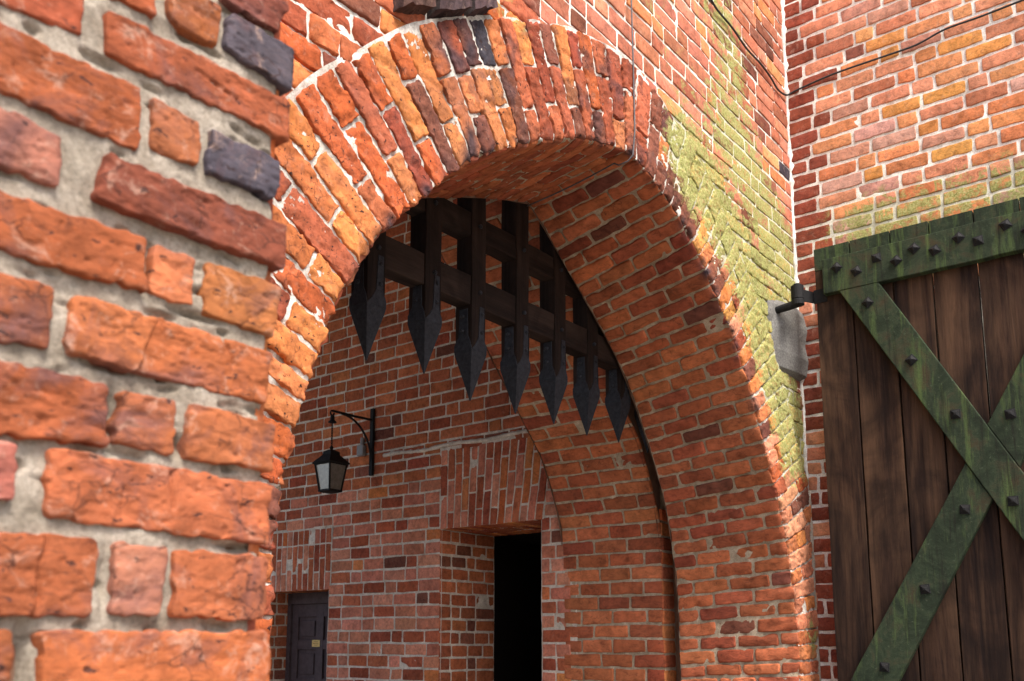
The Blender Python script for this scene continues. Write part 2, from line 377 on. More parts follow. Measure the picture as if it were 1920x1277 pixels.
def courses(sh, F, v0, v1, pitch, ivals, colf, moss=None, head=.135, stre=.270, ends='', pat='monk', kwf=None, **kw):
    n = int(math.ceil((v1-v0)/pitch)); 
    for i in range(n):
        va = v0+i*pitch; vb = va+pitch
        for (a, b, eo) in ivals(.5*(va+vb)):
            u = a; k = i*2+random.randint(0, 1) if pat == 'monk' else i
            first = True
            while u < b-.005:
                if first: L = random.choice([head, stre, stre*.7]) if pat != 'neat' else (head if i % 2 else stre)
                elif pat == 'neat': L = head if k % 2 else stre
                else: L = head if k % 3 == 2 else stre
                L *= random.uniform(.94, 1.06); k += 1
                e = u+L
                if b-e < .07: e = b
                o = ''
                if first and 'l' in eo: o += 'l'
                if e >= b-1e-6 and 'r' in eo: o += 'r'
                j = lambda s=.0025: random.gauss(0, s)
                e2 = e if e >= b-1e-6 else e
                brick(sh, [(u, va+j()), (e2, va+j()), (e2+(0 if 'r' in o else j()), vb+j()), (u+(0 if 'l' in o else j()), vb+j())], F, opn=o, col=colf(.5*(u+e), .5*(va+vb)), moss=moss, **({**kw, **kwf(.5*(u+e), .5*(va+vb))} if kwf else kw))
                u = e; first = False

# ------------------------------------------------------------------ primitive mesh collector for joinery and ironwork
class MB:
    def __init__(s): s.v = []; s.f = []
    def add(s, V, F):
        n = len(s.v); s.v += [tuple(v) for v in V]; s.f += [tuple(i+n for i in f) for f in F]; return s
    def box(s, a, b):
        x0, y0, z0 = a; x1, y1, z1 = b
        return s.add([(x0, y0, z0), (x1, y0, z0), (x1, y1, z0), (x0, y1, z0), (x0, y0, z1), (x1, y0, z1), (x1, y1, z1), (x0, y1, z1)],
                     [(0, 3, 2, 1), (4, 5, 6, 7), (0, 1, 5, 4), (1, 2, 6, 5), (2, 3, 7, 6), (3, 0, 4, 7)])
    def prism(s, poly, d):          # poly: list of 3-D points, d: extrusion vector
        n = len(poly); d = Vector(d)
        V = [Vector(p) for p in poly] + [Vector(p)+d for p in poly]
        return s.add(V, [tuple(range(n))[::-1], tuple(range(n, 2*n))] + [(i, (i+1) % n, n+(i+1) % n, n+i) for i in range(n)])
    def tube(s, path, r, n=8):
        path = [Vector(p) for p in path]; rs = r if isinstance(r, (list, tuple)) else [r]*len(path)
        V = []; up = Vector((0.13, 0.21, 1))
        for i, p in enumerate(path):
            d = (path[min(i+1, len(path)-1)]-path[max(i-1, 0)]).normalized()
            if abs(d.dot(up.normalized())) > .95: up = Vector((1, .2, .1))
            a = d.cross(up).normalized(); b = d.cross(a)
            V += [p + (a*math.cos(2*math.pi*k/n)+b*math.sin(2*math.pi*k/n))*rs[i] for k in range(n)]
        Fc = [(i*n+k, i*n+(k+1) % n, (i+1)*n+(k+1) % n, (i+1)*n+k) for i in range(len(path)-1) for k in range(n)]
        Fc += [tuple(range(n))[::-1], tuple(range((len(path)-1)*n, len(path)*n))]
        return s.add(V, Fc)
    def loft(s, rings, cap=True):
        n = len(rings[0]); V = [p for r in rings for p in r]
        Fc = [(i*n+k, i*n+(k+1) % n, (i+1)*n+(k+1) % n, (i+1)*n+k) for i in range(len(rings)-1) for k in range(n)]
        if cap: Fc += [tuple(range(n))[::-1], tuple(range((len(rings)-1)*n, len(rings)*n))]
        return s.add(V, Fc)
    def build(s, name, mat, par=None, bevel=0.0, smooth=False, origin=None):
        me = bpy.data.meshes.new(name)
        org = Vector(origin) if origin is not None else Vector((0, 0, 0))
        me.from_pydata([tuple(Vector(v)-org) for v in s.v], [], s.f); me.materials.append(mat); me.update()
        o = bpy.data.objects.new(name, me); C.objects.link(o); o.location = org
        if bevel > 0:
            b = o.modifiers.new('bevel', 'BEVEL'); b.width = bevel; b.segments = 2; b.limit_method = 'ANGLE'; b.angle_limit = math.radians(35)
        if smooth: me.polygons.foreach_set('use_smooth', [True]*len(me.polygons))
        return parent(o, par)

def worn_box(a, b, n=(2, 2, 20), amp=.002, seed=1):
    """box subdivided along its length with slightly wavering arrises"""
    m = MB(); ax = max(range(3), key=lambda i: n[i]); k = n[ax]
    o1, o2 = [i for i in range(3) if i != ax]
    rings = []
    for i in range(k+1):
        t = a[ax] + (b[ax]-a[ax])*i/k; ring = []
        cs = [(a[o1], a[o2]), (b[o1], a[o2]), (b[o1], b[o2]), (a[o1], b[o2])]
        for c1, c2 in cs:
            p = [0, 0, 0]; p[ax] = t; p[o1] = c1; p[o2] = c2
            d = vn(np.array([p]), 9, seed)[0]; e = vn(np.array([p]), 9, seed+7)[0]
            p[o1] += amp*d; p[o2] += amp*e; ring.append(tuple(p))
        rings.append(ring)
    m.loft(rings); return m

# ================================================================== SETTING
YG = 2.2            # face of the gate wall
XR = 5.97           # face of the side wall
YB = 3.0; YI = 3.14; YE = 3.97   # back of the front arch, front and back of the inner arch
XP = 5.72           # passage wall
ZG = -1.6           # ground
gm = MB(); gm.add([(-60, -60, ZG), (60, -60, ZG), (60, 60, ZG), (-60, 60, ZG)], [(0, 1, 2, 3)])
o = gm.build('ground', M_pave); o['kind'] = 'structure'; o['label'] = 'grey cobbled ground of the castle yard'

def catmull(p, n=10):
    p = np.array(p, float); P = np.vstack([2*p[0]-p[1], p, 2*p[-1]-p[-2]]); out = []
    for i in range(1, len(P)-2):
        for t in np.linspace(0, 1, n, endpoint=False):
            a, b, c, d = P[i-1], P[i], P[i+1], P[i+2]
            out.append(.5*((2*b)+(-a+c)*t+(2*a-5*b+4*c-d)*t*t+(-a+3*b-3*c+d)*t**3))
    out.append(P[-2]); return np.array(out)
def resample(p, n):
    d = np.concatenate([[0], np.cumsum(np.linalg.norm(np.diff(p, axis=0), axis=1))]); s = np.linspace(0, d[-1], n)
    return np.stack([np.interp(s, d, p[:, i]) for i in range(2)], 1), d[-1]
def make_profile(left, right, n=300):
    l, a = resample(catmull(left), n); r_, b = resample(catmull(right), n)
    return np.vstack([l, r_[1:]]), a, b
fl = [(1.69, ZG), (1.69, -.8), (1.69, 0.), (1.692, .25), (1.72, .45), (1.765, .64), (1.825, .82), (1.88, .97), (2.0, 1.21), (2.12, 1.39), (2.29, 1.57), (2.53, 1.80), (2.83, 2.0), (3.22, 2.2), (3.5, 2.31), (3.74, 2.375)]
fr = [(3.74, 2.375), (4.05, 2.30), (4.39, 2.148), (4.725, 1.86), (4.99, 1.60), (5.15, 1.36), (5.28, 1.12), (5.39, .92), (5.52, .66), (5.59, .44), (5.645, .2), (5.66, -.1), (5.66, -.8), (5.66, ZG)]
br = [(4.0, 2.458), (4.18, 2.34), (4.375, 2.194), (4.6, 2.03), (4.9, 1.797), (5.08, 1.60), (5.23, 1.39), (5.38, 1.16), (5.51, .914), (5.60, .62), (5.655, .317), (5.66, -.1), (5.66, -.8), (5.66, ZG)]
bl = fl[:11] + [(2.55, 1.82), (2.87, 2.03), (3.169, 2.156), (3.45, 2.272), (3.762, 2.379), (4.0, 2.458)]
PF, LA, LB = make_profile(fl, fr); PB, _, _ = make_profile(bl, br)
NPF = len(PF); TL = LA+LB
sF = np.concatenate([np.linspace(0, LA, 300), LA+np.linspace(0, LB, 300)[1:]])
tg = np.gradient(PF, sF, axis=0)
def gsm(a, sig):
    k = int(sig*3/(TL/NPF)); w = np.exp(-.5*(np.arange(-k, k+1)*(TL/NPF)/sig)**2); w /= w.sum()
    return np.stack([np.convolve(np.pad(a[:, i], k, mode='edge'), w, 'valid') for i in range(2)], 1)
tgs = gsm(tg, .16); tgs /= np.linalg.norm(tgs, axis=1)[:, None]
NO = np.stack([-tgs[:, 1], tgs[:, 0]], 1)       # outward normal (travelling up the left side: +Z tangent -> -X)
def at(arr, s): return np.interp(s, sF, arr[:, 0]), np.interp(s, sF, arr[:, 1])
def chip(s, t, y):
    """3-D wear of the outer arris: amount as function of arc position, falls away from the arris"""
    P = np.stack([s, s*0, s*0], -1); c = .004 + .014*np.clip(vn(P, 9, 4)+.3, 0, 1) + .020*np.clip(vn(P, 27, 5), 0, 1) + .010*vn(P, 60, 6)
    return c*np.exp(-(np.abs(t)+np.abs(y))/.016)
def warp(P, seed=50, a=.004):
    return P + a*np.stack([fbm(P, 5, seed), fbm(P, 5, seed+1), fbm(P, 5, seed+2)], -1)
RINGT = .51
def F_ring(s, t, w):
    px, pz = at(PF, s); nx, nzz = at(NO, s); c = chip(s, t, 0)
    X = px+nx*(t+c*.7); Z = pz+nzz*(t+c*.7); Y = YG-.022-w+c*.7
    return warp(np.stack([X, Y, Z], -1))
def F_soff(s, y, w):
    px, pz = at(PF, s); bx, bz = at(PB, s); nx, nzz = at(NO, s)
    k = np.clip(y/(YB-YG), 0, 1); c = chip(s, 0, y)
    X = px*(1-k)+bx*k + nx*(-w+c*.7); Z = pz*(1-k)+bz*k + nzz*(-w+c*.7); Y = YG-.022+y*(YB-YG+.022)/(YB-YG)+c*.7
    return warp(np.stack([X, Y, Z], -1))

def blob(P, pts, rad, ax=(0, 2)):
    x = P[..., ax[0]]; z = P[..., ax[1]]; d = np.full(x.shape, 9.0)
    for (a, b), (c, e) in zip(pts[:-1], pts[1:]):
        vx, vz = c-a, e-b; t = np.clip(((x-a)*vx+(z-b)*vz)/(vx*vx+vz*vz+1e-9), 0, 1)
        d = np.minimum(d, np.hypot(x-a-t*vx, z-b-t*vz))
    return np.clip(1.25-d/rad, 0, 1)
PFS = PF[::5]
def soot_arris(P):
    sh_ = P.shape; Q = P.reshape(-1, 3)
    d = np.sqrt(((Q[:, None, 0]-PFS[None, :, 0])**2 + (Q[:, None, 2]-PFS[None, :, 1])**2).min(1)).reshape(sh_[:-1])
    d = np.hypot(np.clip(d-.006, 0, 1), np.clip(P[..., 1]-(YG-.02), 0, 1))
    return .95*np.exp(-(d/.034)**2)*sstep(-.25, .45, vn(P, 8, 64)+.6*vn(P, 34, 65))*np.clip((P[..., 2]-1.0)/.4, .15, 1)
def soot_ring(P):
    a = blob(P, [(2.52, 1.80), (2.42, 2.15), (2.50, 2.45)], .16)*(.55+.9*vn(P, 11, 61))
    b = .9*sstep(.25, .6, vn(P, (9, 9, 9), 62)+.35*vn(P, 30, 63))*.6
    return np.clip(np.maximum.reduce([a, b*blob(P, [(2.3, 2.1), (3.0, 2.5), (3.9, 2.6)], .5), soot_arris(P)]), 0, .93)
def moss_gate(P):
    n = .5+.5*fbm(P, 2.6, 90, 3)
    a = blob(P, [(4.42, 2.62), (4.8, 2.45), (5.2, 2.1), (5.5, 1.7), (5.72, 1.30)], .32)*1.6
    b = blob(P, [(5.0, 3.0), (5.5, 2.65), (5.95, 2.1)], .42)*1.1
    c = blob(P, [(4.6, 4.1), (5.0, 3.6), (5.1, 3.2), (5.0, 2.8)], .40)*.62*n
    d = blob(P, [(3.9, 3.6), (4.4, 3.1), (5.1, 3.0)], .35)*.55*n
    e = blob(P, [(2.55, 2.9), (2.85, 2.55)], .12)*.5*n + blob(P, [(5.85, .05), (5.9, 0)], .10)*.5
    return np.clip(np.maximum.reduce([a*(.55+.6*n), b*(.5+.6*n), c, d, e]), 0, 1)
def moss_side(P):
    n = .5+.5*fbm(P, 4, 91, 3)
    z = P[..., 2]
    return np.clip((2.95-z)/.26, 0, 1)*np.clip((z-2.2)/.1, 0, 1)*(.25+.75*n)*np.clip((2.1-P[..., 1])/.4, 0, 1)

# ------------------------------------------------------------------ gate wall
gate = empty('gate_wall', (3.7, YG, ZG), 'red brick gate wall pierced by the big pointed archway, lichen on its right shoulder', 'gate wall')
# facing
F_face = lambda u, v, w: warp(np.stack([u, YG-w, v], -1), 60, .003)
ext = np.stack([PF[:, 0]+NO[:, 0]*(RINGT-.06), PF[:, 1]+NO[:, 1]*(RINGT-.06)], 1)
def ext_ivals(z):
    L = []
    if z >= ext[:, 1].max(): return [(.55, XR+.02, '')]
    xs = ext[np.where(np.diff(np.sign(ext[:, 1]-z)) != 0)[0], 0]
    out = [(.55, float(xs.min()), '')] if z > .2 else []
    if xs.max() < XR-.03: out.append((float(xs.max()), XR+.02, ''))
    return out
def col_face(u, v):
    if u < 2.9: return pick([(6, ORA), (3, RED), (1, BRN)])
    sh_ = 5.2+(2.3-v)*.5
    if u > 4.4 and v < 2.7: return pick([(3, BRN), (3, PNK), (2, YEL)])
    return pick([(4, PNK), (6, FACE_R), (1.2, SIDE_O), (.45, DRK), (1.0, BRN)])
sh = Shell()
courses(sh, F_face, .9, 4.6, .1005, ext_ivals, col_face, moss=moss_gate, h=.0035, r=.004, rc=.006, m=.0075, edge=.0018, step=.03, amp=.0018,
        kwf=lambda u, v: dict(h=random.uniform(.005, .013), amp=.004, edge=.006, step=.016, m=.005, r=.006, ns=40, fine=.002) if (u > 4.35 and v < 2.95-(u-4.4)*.45) or (u < 2.9 and v < 2.9) else {})
extz = ext[:, 1].max()
def keep_face(u, v):
    hit = np.zeros(u.shape, bool)
    zi = np.linspace(-1.6, extz, 200)
    lo = []; hi = []
    for z in zi:
        ii = np.where(np.diff(np.sign(ext[:, 1]-z)) != 0)[0]
        lo.append(ext[ii, 0].min() if len(ii) else 3.8); hi.append(ext[ii, 0].max() if len(ii) else 3.8)
    a = np.interp(v, zi, lo); b = np.interp(v, zi, hi)
    return (v > extz) | (u < a+.06) | (u > b-.06)
mortar(sh, np.arange(.5, XR+.03, .018), np.arange(.0, 4.8, .018), F_face, rec=.0022, amp=.0018, keep=keep_face, moss=moss_gate)
sh.build('facing', [M_wall, R_white], gate)

# arch ring of voussoirs, its beds shared with the soffit
NC = int(round(TL/.092)); beds = np.linspace(0, TL, NC+1)
beds[1:-1] += np.array([random.gauss(0, .0035) for _ in range(NC-1)])
def col_ring(s):
    x, z = at(PF, s); 
    if x < 2.62: return pick([(8, ORA), (2, RED), (.7, YEL), (1, BRN)])
    if x < 3.15: return pick([(3, BRN), (.2, DRK), (4, ORA), (3, RED)])
    if x < 4.2: return pick([(4, BRN), (5, RED), (2.5, ORA), (.1, DRK)])
    if z > 1.15: return pick([(1.5, YEL), (2, RED), (1.5, BRN), (3, ORA), (2, SIDE_R)])
    return pick([(5, SIDE_R), (4, ORA), (2.5, RED), (.5, BRN)])
sh = Shell()
for i in range(NC):
    a, b = beds[i], beds[i+1]; sm = .5*(a+b); x, z = at(PF, sm)
    if z < -.6: continue
    if x < 2.6 and i % 2: cuts = [0, .165, RINGT]
    elif i % 2: cuts = [0, .155, .31, RINGT] if random.random() < .25 else [0, .155, RINGT]
    else: cuts = [0, .325, RINGT]
    cuts = [c+(random.gauss(0, .010) if 0 < c < RINGT else 0) for c in cuts]
    cuts[-1] += random.gauss(0, .006)
    for c0, c1 in zip(cuts[:-1], cuts[1:]):
        j = lambda k=.0025: random.gauss(0, k)
        brick(sh, [(a+j(), c0), (b+j(), c0), (b+j(), c1), (a+j(), c1)], F_ring, m=.0062, h=.008, r=.0045, rc=.008, sink=.016,
              edge=.0060, amp=.0022, step=.0085, ns=44, opn='b' if c0 == 0 else '', col=col_ring(sm), moss=moss_gate, fine=.0022, soot=soot_ring)
mortar(sh, np.arange(0, TL, .010), np.array([0, .012, .03, .06, .09, .12, .15, .165, .18, .21, .24, .27, .3, .325, .34, .37, .4, .43, RINGT-.04, RINGT, RINGT+.008]), F_ring, rec=.0025, amp=.0042, ns=24, extra=lambda P: -.020*sstep(.22, .5, fbm(P, (13, 13, 13), 71, 2)), moss=moss_gate)
sh.build('arch_ring', [M_ring, R_ring], gate)

# soffit / jambs of the front arch
sh = Shell(); DY = YB-YG
for i in range(NC):
    a, b = beds[i], beds[i+1]; sm = .5*(a+b); x, z = at(PF, sm)
    if z < -.6 : continue
    y = 0.; k = i
    cuts = [0]; first = (.13 if i % 2 else .26)*random.uniform(.9, 1.1)
    y = first
    while y < DY-.07: cuts.append(y); y += (.265 if (k % 3) or True else .13)*random.uniform(.93, 1.05); k += 1
    cuts.append(DY)
    for c0, c1 in zip(cuts[:-1], cuts[1:]):
        j = lambda kk=.002: random.gauss(0, kk)
        o_ = ('b' if c0 == 0 else '')
        low = z < .95
        brick(sh, [(a+j(), c0), (b+j(), c0), (b+j(), c1), (a+j(), c1)], F_soff, m=.0075, h=.007, r=.010, rc=.014, edge=.003, amp=.003 if not low else .0042,
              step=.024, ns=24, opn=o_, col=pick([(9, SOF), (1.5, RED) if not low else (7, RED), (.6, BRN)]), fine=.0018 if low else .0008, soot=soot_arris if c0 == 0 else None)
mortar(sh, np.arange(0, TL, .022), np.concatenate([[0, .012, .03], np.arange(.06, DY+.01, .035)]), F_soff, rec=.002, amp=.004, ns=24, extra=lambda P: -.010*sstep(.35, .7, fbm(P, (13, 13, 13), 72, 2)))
sh.build('arch_soffit', [M_soff, R_soff], gate)

# back face of the front arch, front face of the inner arch, lining of the portcullis groove
def arch_plane(prof, Y, x0, x1, ztop):
    m = MB(); n = len(prof); step = 12; idx = list(range(0, n, step)) + [n-1]
    p = [prof[i] for i in idx]
    p = [q for q in p if q[1] > ZG+.001]
    pts = [(prof[0][0], ZG)] + [tuple(q) for q in p] + [(prof[-1][0], ZG)]
    for (a, b), (c, d) in zip(pts[:-1], pts[1:]):
        if abs(a-c) > 1e-4: m.add([(a, Y, b), (c, Y, d), (c, Y, ztop), (a, Y, ztop)], [(0, 1, 2, 3)])
    top = lambda x: ztop
    m.add([(x0, Y, ZG), (prof[:, 0].min()-.02, Y, ZG), (prof[:, 0].min()-.02, Y, ztop), (x0, Y, ztop)], [(0, 1, 2, 3)])
    m.add([(prof[:, 0].max()+.006, Y, ZG), (x1+.1, Y, ZG), (x1+.1, Y, ztop), (prof[:, 0].max()+.006, Y, ztop)], [(0, 1, 2, 3)])
    return m
IR = [(3.72, 2.93), (4.05, 2.75), (4.346, 2.513), (4.56, 2.28), (4.775, 2.03), (4.922, 1.874), (5.261, 1.516), (5.455, 1.311), (5.62, 1.0), (5.70, .78), (XP, .5), (XP, 0), (XP, ZG)]
IL = [(7.40-x, z) for x, z in IR][::-1]; IL[-1] = (3.72, 2.93)
PI_, IA, IB = make_profile(IL, IR)
sI = np.concatenate([np.linspace(0, IA, 300), IA+np.linspace(0, IB, 300)[1:]]); TI = IA+IB
tgi = np.gradient(PI_, sI, axis=0); NI = np.stack([-tgi[:, 1], tgi[:, 0]], 1); NI /= np.linalg.norm(NI, axis=1)[:, None]
gl = arch_plane(PB, YB+.001, 1.5, 5.88, 5.4)
m2 = arch_plane(PI_, YI+.02, 1.5, 5.88, 5.4); gl.add(m2.v, m2.f)
gl.add([(5.88, YB, ZG), (5.88, YI+.02, ZG), (5.88, YI+.02, 5.4), (5.88, YB, 5.4)], [(0, 1, 2, 3)])
gl.add([(1.5, YB, ZG), (1.5, YI+.02, ZG), (1.5, YI+.02, 5.4), (1.5, YB, 5.4)], [(0, 1, 2, 3)])
gl.box((-.6, YG+.05, 5.35), (6.2, YE-.02, 5.6))
gl.build('groove_lining', M_slab, gate)
# inner arch
sh = Shell()
def F_in(s, y, w):
    x = np.interp(s, sI, PI_[:, 0]); z = np.interp(s, sI, PI_[:, 1]); nx = np.interp(s, sI, NI[:, 0]); nzz = np.interp(s, sI, NI[:, 1])
    c = .008*np.exp(-np.minimum(y, (YE-YI)-y)/.012)
    return warp(np.stack([x-nx*(w-c), YI+y+c*.6*np.where(y < .4, 1, -1), z-nzz*(w-c)], -1), 70, .004)
NI_ = int(TI/.100); DI = YE-YI
for i in range(NI_):
    a = i*TI/NI_; b = a+TI/NI_; sm = .5*(a+b); z = float(np.interp(sm, sI, PI_[:, 1]))
    if z < -.6: continue
    cuts = [0]; y = (.14 if i % 2 else .27)*random.uniform(.9, 1.1)
    while y < DI-.08: cuts.append(y); y += .27*random.uniform(.93, 1.06)
    cuts.append(DI)
    for c0, c1 in zip(cuts[:-1], cuts[1:]):
        j = lambda kk=.0025: random.gauss(0, kk)
        brick(sh, [(a+j(), c0), (b+j(), c0), (b+j(), c1), (a+j(), c1)], F_in, m=.008, h=.006, r=.009, rc=.010, edge=.003, amp=.002, step=.035,
              opn=('b' if c0 == 0 else '')+('t' if c1 == DI else ''), col=pick([(8, SOF), (2, RED), (.12, DRK)]))
mortar(sh, np.arange(0, TI, .03), np.linspace(0, DI, 26), F_in, rec=.001, amp=.003)
# narrow front and back faces of the pier
F_pf = lambda u, v, w: warp(np.stack([u, YI-w, v], -1), 70, .004)
courses(sh, F_pf, -.6, .9, TI/NI_, lambda z: [(XP, 5.88, 'l')], lambda u, v: pick([(4, ORA), (5, RED), (1, BRN)]), h=.005, r=.009, m=.008)
mortar(sh, np.arange(XP, 5.9, .03), np.arange(-1.6, 1.4, .03), F_pf, rec=.002, amp=.003)
sh.build('inner_arch', [M_soff, R_soff], gate)
bk = arch_plane(PI_, YE+.004, 1.2, XP+.02, 4.9); bk.build('inner_arch_back', M_slab, gate)

# dark hood bricks above the left haunch
sh = Shell()
for k, (xa, xb, za, zb, pr) in enumerate([(2.12, 2.30, 2.20, 2.285, .070), (2.305, 2.50, 2.285, 2.39, .08), (2.505, 2.66, 2.395, 2.49, .070)]):
    hb = MB(); 
    ring = lambda X, Z, c: [(X, YG+.02, Z), (X, YG-pr+c, Z+c), (X, YG-pr, Z+.02), (X, YG-pr, Z+.085), (X, YG-pr+.012, Z+.10), (X, YG+.02, Z+.10)]
    rg = []
    for q in range(7):
        t = q/6; X = xa+.006+(xb-xa-.012)*t; Z = za+(zb-za)*t; c = .02+.012*random.random()
        e = .012 if q in (0, 6) else 0
        rg.append([(X, y+e*(y < YG) + random.gauss(0, .005), z+random.gauss(0, .005)) for (_, y, z) in ring(X, Z, c)])
    hb.loft(rg)
    V = np.array(hb.v); Fq = [f for f in hb.f if len(f) == 4]
    sh.add(V, np.array(Fq)+sh.n, 0, pick([(1, DRK)]), moss_gate(V)*.6)
    for e_, st in ((rg[0], 0), (rg[-1], 1)):
        Ve = np.array(e_); sh.add(Ve, np.array([[0, 1, 2, 3], [0, 3, 4, 5]])+sh.n, 0, (.06, .05, .05), np.zeros(6))
sh.build('hood_brick_course', [M_ring, R_ring], gate, smooth=False)

# granite block carrying the hinge
gb = MB(); rg = []
for z, dx, dy in [(1.69, .07, .06), (1.72, .04, .015), (1.82, .02, .004), (1.93, .012, .006), (2.03, .0, .0), (2.11, .01, .004), (2.16, .04, .02), (2.19, .09, .06)]:
    j = lambda: random.gauss(0, .006)
    rg.append([(5.43+dx+j(), YG+.05, z), (5.435+dx+j(), 2.195+dy+j(), z), (5.50+dx+j(), 2.178+dy+j(), z), (5.66+dx*.5+j()*2, 2.150+dy+j(), z), (5.80+j(), 2.135+dy+j(), z+.004), (5.97, 2.14+dy+j(), z+.006), (5.97, YG+.05, z)])
gb.loft(rg); o = gb.build('granite_block', M_gran, gate, bevel=.004)
o['label'] = 'rough grey granite block that holds the hinge pin'

# ------------------------------------------------------------------ side wall
side = empty('side_wall', (XR, 0, ZG), 'sunlit orange brick wall with white mortar on the right, running behind the open gate leaf', 'brick wall')
F_side = lambda u, v, w: warp(np.stack([XR-w, u, v], -1), 80, .003)
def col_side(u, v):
    if u > 1.96: return pick([(8, SIDE_D), (2, SIDE_R)])  # darker bricks by the inner corner paint in its shade
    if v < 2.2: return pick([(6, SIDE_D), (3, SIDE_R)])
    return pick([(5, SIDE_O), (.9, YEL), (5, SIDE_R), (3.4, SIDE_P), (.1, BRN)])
sh = Shell()
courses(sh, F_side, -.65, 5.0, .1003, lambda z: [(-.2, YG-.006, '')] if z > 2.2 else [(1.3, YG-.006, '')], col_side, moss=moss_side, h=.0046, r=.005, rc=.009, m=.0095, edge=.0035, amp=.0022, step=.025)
mortar(sh, np.arange(-.3, YG+.02, .018), np.arange(1.2, 5.0, .018), F_side, rec=.0022, amp=.0016, moss=moss_side)
mortar(sh, np.arange(1.2, YG+.02, .03), np.arange(ZG, 1.21, .03), F_side, rec=.0022, amp=.0016, moss=moss_side)
sh.build('facing', [M_wall, R_white], side)
bd = MB(); bd.tube([(XR-.006+random.gauss(0, .003), YG-.006, z) for z in np.arange(1.0, 5.2, .04)], [.008+.010*random.random()+.014*(random.random() < .18) for _ in np.arange(1.0, 5.2, .04)], 7)
bd.build('corner_mortar_fillet', R_white, side, smooth=True)
bd = MB(); zs = np.arange(-.8, 1.0, .04); bd.tube([(XR-.01+random.gauss(0, .003), YG-.010, z) for z in zs], [.020+.008*random.random() for _ in zs], 7)
bd.build('corner_mortar_fillet', R_near, side, smooth=True)
sl = MB(); sl.box((XR+.02, -4, ZG), (XR+.5, YG+.3, 5.6)); sl.build('wall_core', M_slab, side)

# ------------------------------------------------------------------ passage wall with two doorways
pas = empty('passage_wall', (XP, 6.0, ZG), 'shaded red brick wall with two doorways seen through the archway', 'brick wall')
D1 = (4.16, 5.19, .905, 6.42)      # y0,y1,ztop,x of the inner end
D2 = (6.545, 7.45, .455, 6.05)
F_pas = lambda u, v, w: warp(np.stack([XP-w, u, v], -1), 85, .004)
def pas_iv(z):
    cuts = []
    if z < D1[2]: cuts.append((D1[0], D1[1]))
    elif z < 1.56: cuts.append((D1[0]-.005-.10*((z-.9)/.7), D1[1]))
    if z < D2[2]: cuts.append((D2[0], D2[1]))
    elif z < 1.02: cuts.append((D2[0]-.015, D2[1]+.2))
    u = 3.9; out = []
    for a, b in sorted(cuts): out.append((u, a, 'r' if z < D1[2] or u > 5 and z < D2[2] else '')); u = b
    out.append((u, 10.6, 'l' if z < D2[2] else '')); return [(a, b, e) for a, b, e in out if b-a > .05]
def col_pas(u, v):
    if v < 1.3: return pick([(8, PNK), (3, RED), (.3, BRN), (.8, ORA)])  # lower bricks pinker and paler, painting in the light that reaches them
    return pick([(9, SOF), (1.5, RED), (.4, BRN)])
sh = Shell()
courses(sh, F_pas, -.65, 4.4, .1045, pas_iv, col_pas, h=.003, r=.006, rc=.009, m=.008, edge=.003, amp=.0018, step=.06, pat='monk', head=.14, stre=.26)
def keep_pas(u, v): return ~(((u > D1[0]+.01) & (u < D1[1]-.01) & (v < D1[2]-.005)) | ((u > D2[0]+.01) & (u < D2[1]-.01) & (v < D2[2]-.005)))
gy = np.unique(np.concatenate([np.arange(3.85, 10.7, .035), [D1[0], D1[0]+.012, D1[1]-.012, D1[1], D2[0], D2[0]+.012, D2[1]-.012, D2[1]]]))
gz = np.unique(np.concatenate([np.arange(ZG, 4.4, .035), [D1[2], D1[2]-.012, D2[2], D2[2]-.012]]))
mortar(sh, gy, gz, F_pas, rec=.0032, amp=.0015, keep=keep_pas)
sh.build('facing', [M_far, R_far], pas)
# soldier lintels
def lintel(y0, y1, z0, z1, rows, lean=0.0):
    sh = Shell(); n = int(round((y1-y0)/.077)); F_l = lambda u, v, w: warp(np.stack([XP-.004-w, u - lean*np.clip((v-z0)/(z1-z0), 0, 1)*np.clip(1-(u-y0)/(y1-y0), 0, 1), v], -1), 86, .003)
    for i in range(n):
        a = y0+i*(y1-y0)/n; b = y0+(i+1)*(y1-y0)/n
        cs = [z0, z0+rows[i % 2][0], z0+rows[i % 2][1], z1] if len(rows[0]) > 1 else [z0, z0+rows[i % 2][0], z1]
        for c0, c1 in zip(cs[:-1], cs[1:]):
            j = lambda kk=.002: random.gauss(0, kk)
            brick(sh, [(a, c0+j()), (b, c0+j()), (b, c1+j()), (a, c1+j())], F_l, m=.006, h=.003, r=.006, rc=.007, edge=.002, amp=.0015, step=.05,
                  opn='b' if c0 == z0 else '', col=pick([(6, RED), (3, PNK), (1, ORA)]))
    mortar(sh, np.linspace(y0-.01, y1+.01, 30), np.linspace(z0, z1+.02, 20), F_l, rec=.002, amp=.001)
    return sh
lintel(D1[0]-.01, D1[1]+.01, D1[2], 1.57, [(.13, .40), (.27, .53)], .10).build('lintel', [M_far, R_far], pas)
lintel(D2[0]-.01, D2[1]+.25, D2[2], 1.02, [(.16, .42), (.29, .29+.13)]).build('lintel', [M_far, R_far], pas)
lg = MB(); lg.tube([(XP-.002, y, 1.60+.008*math.sin(y*9)+.003*random.random()) for y in np.arange(4.05, 5.9, .03)], [.014+.008*random.random() for _ in np.arange(4.05, 5.9, .03)], 6)
lg.build('mortar_ledge', R_far, pas, smooth=True)
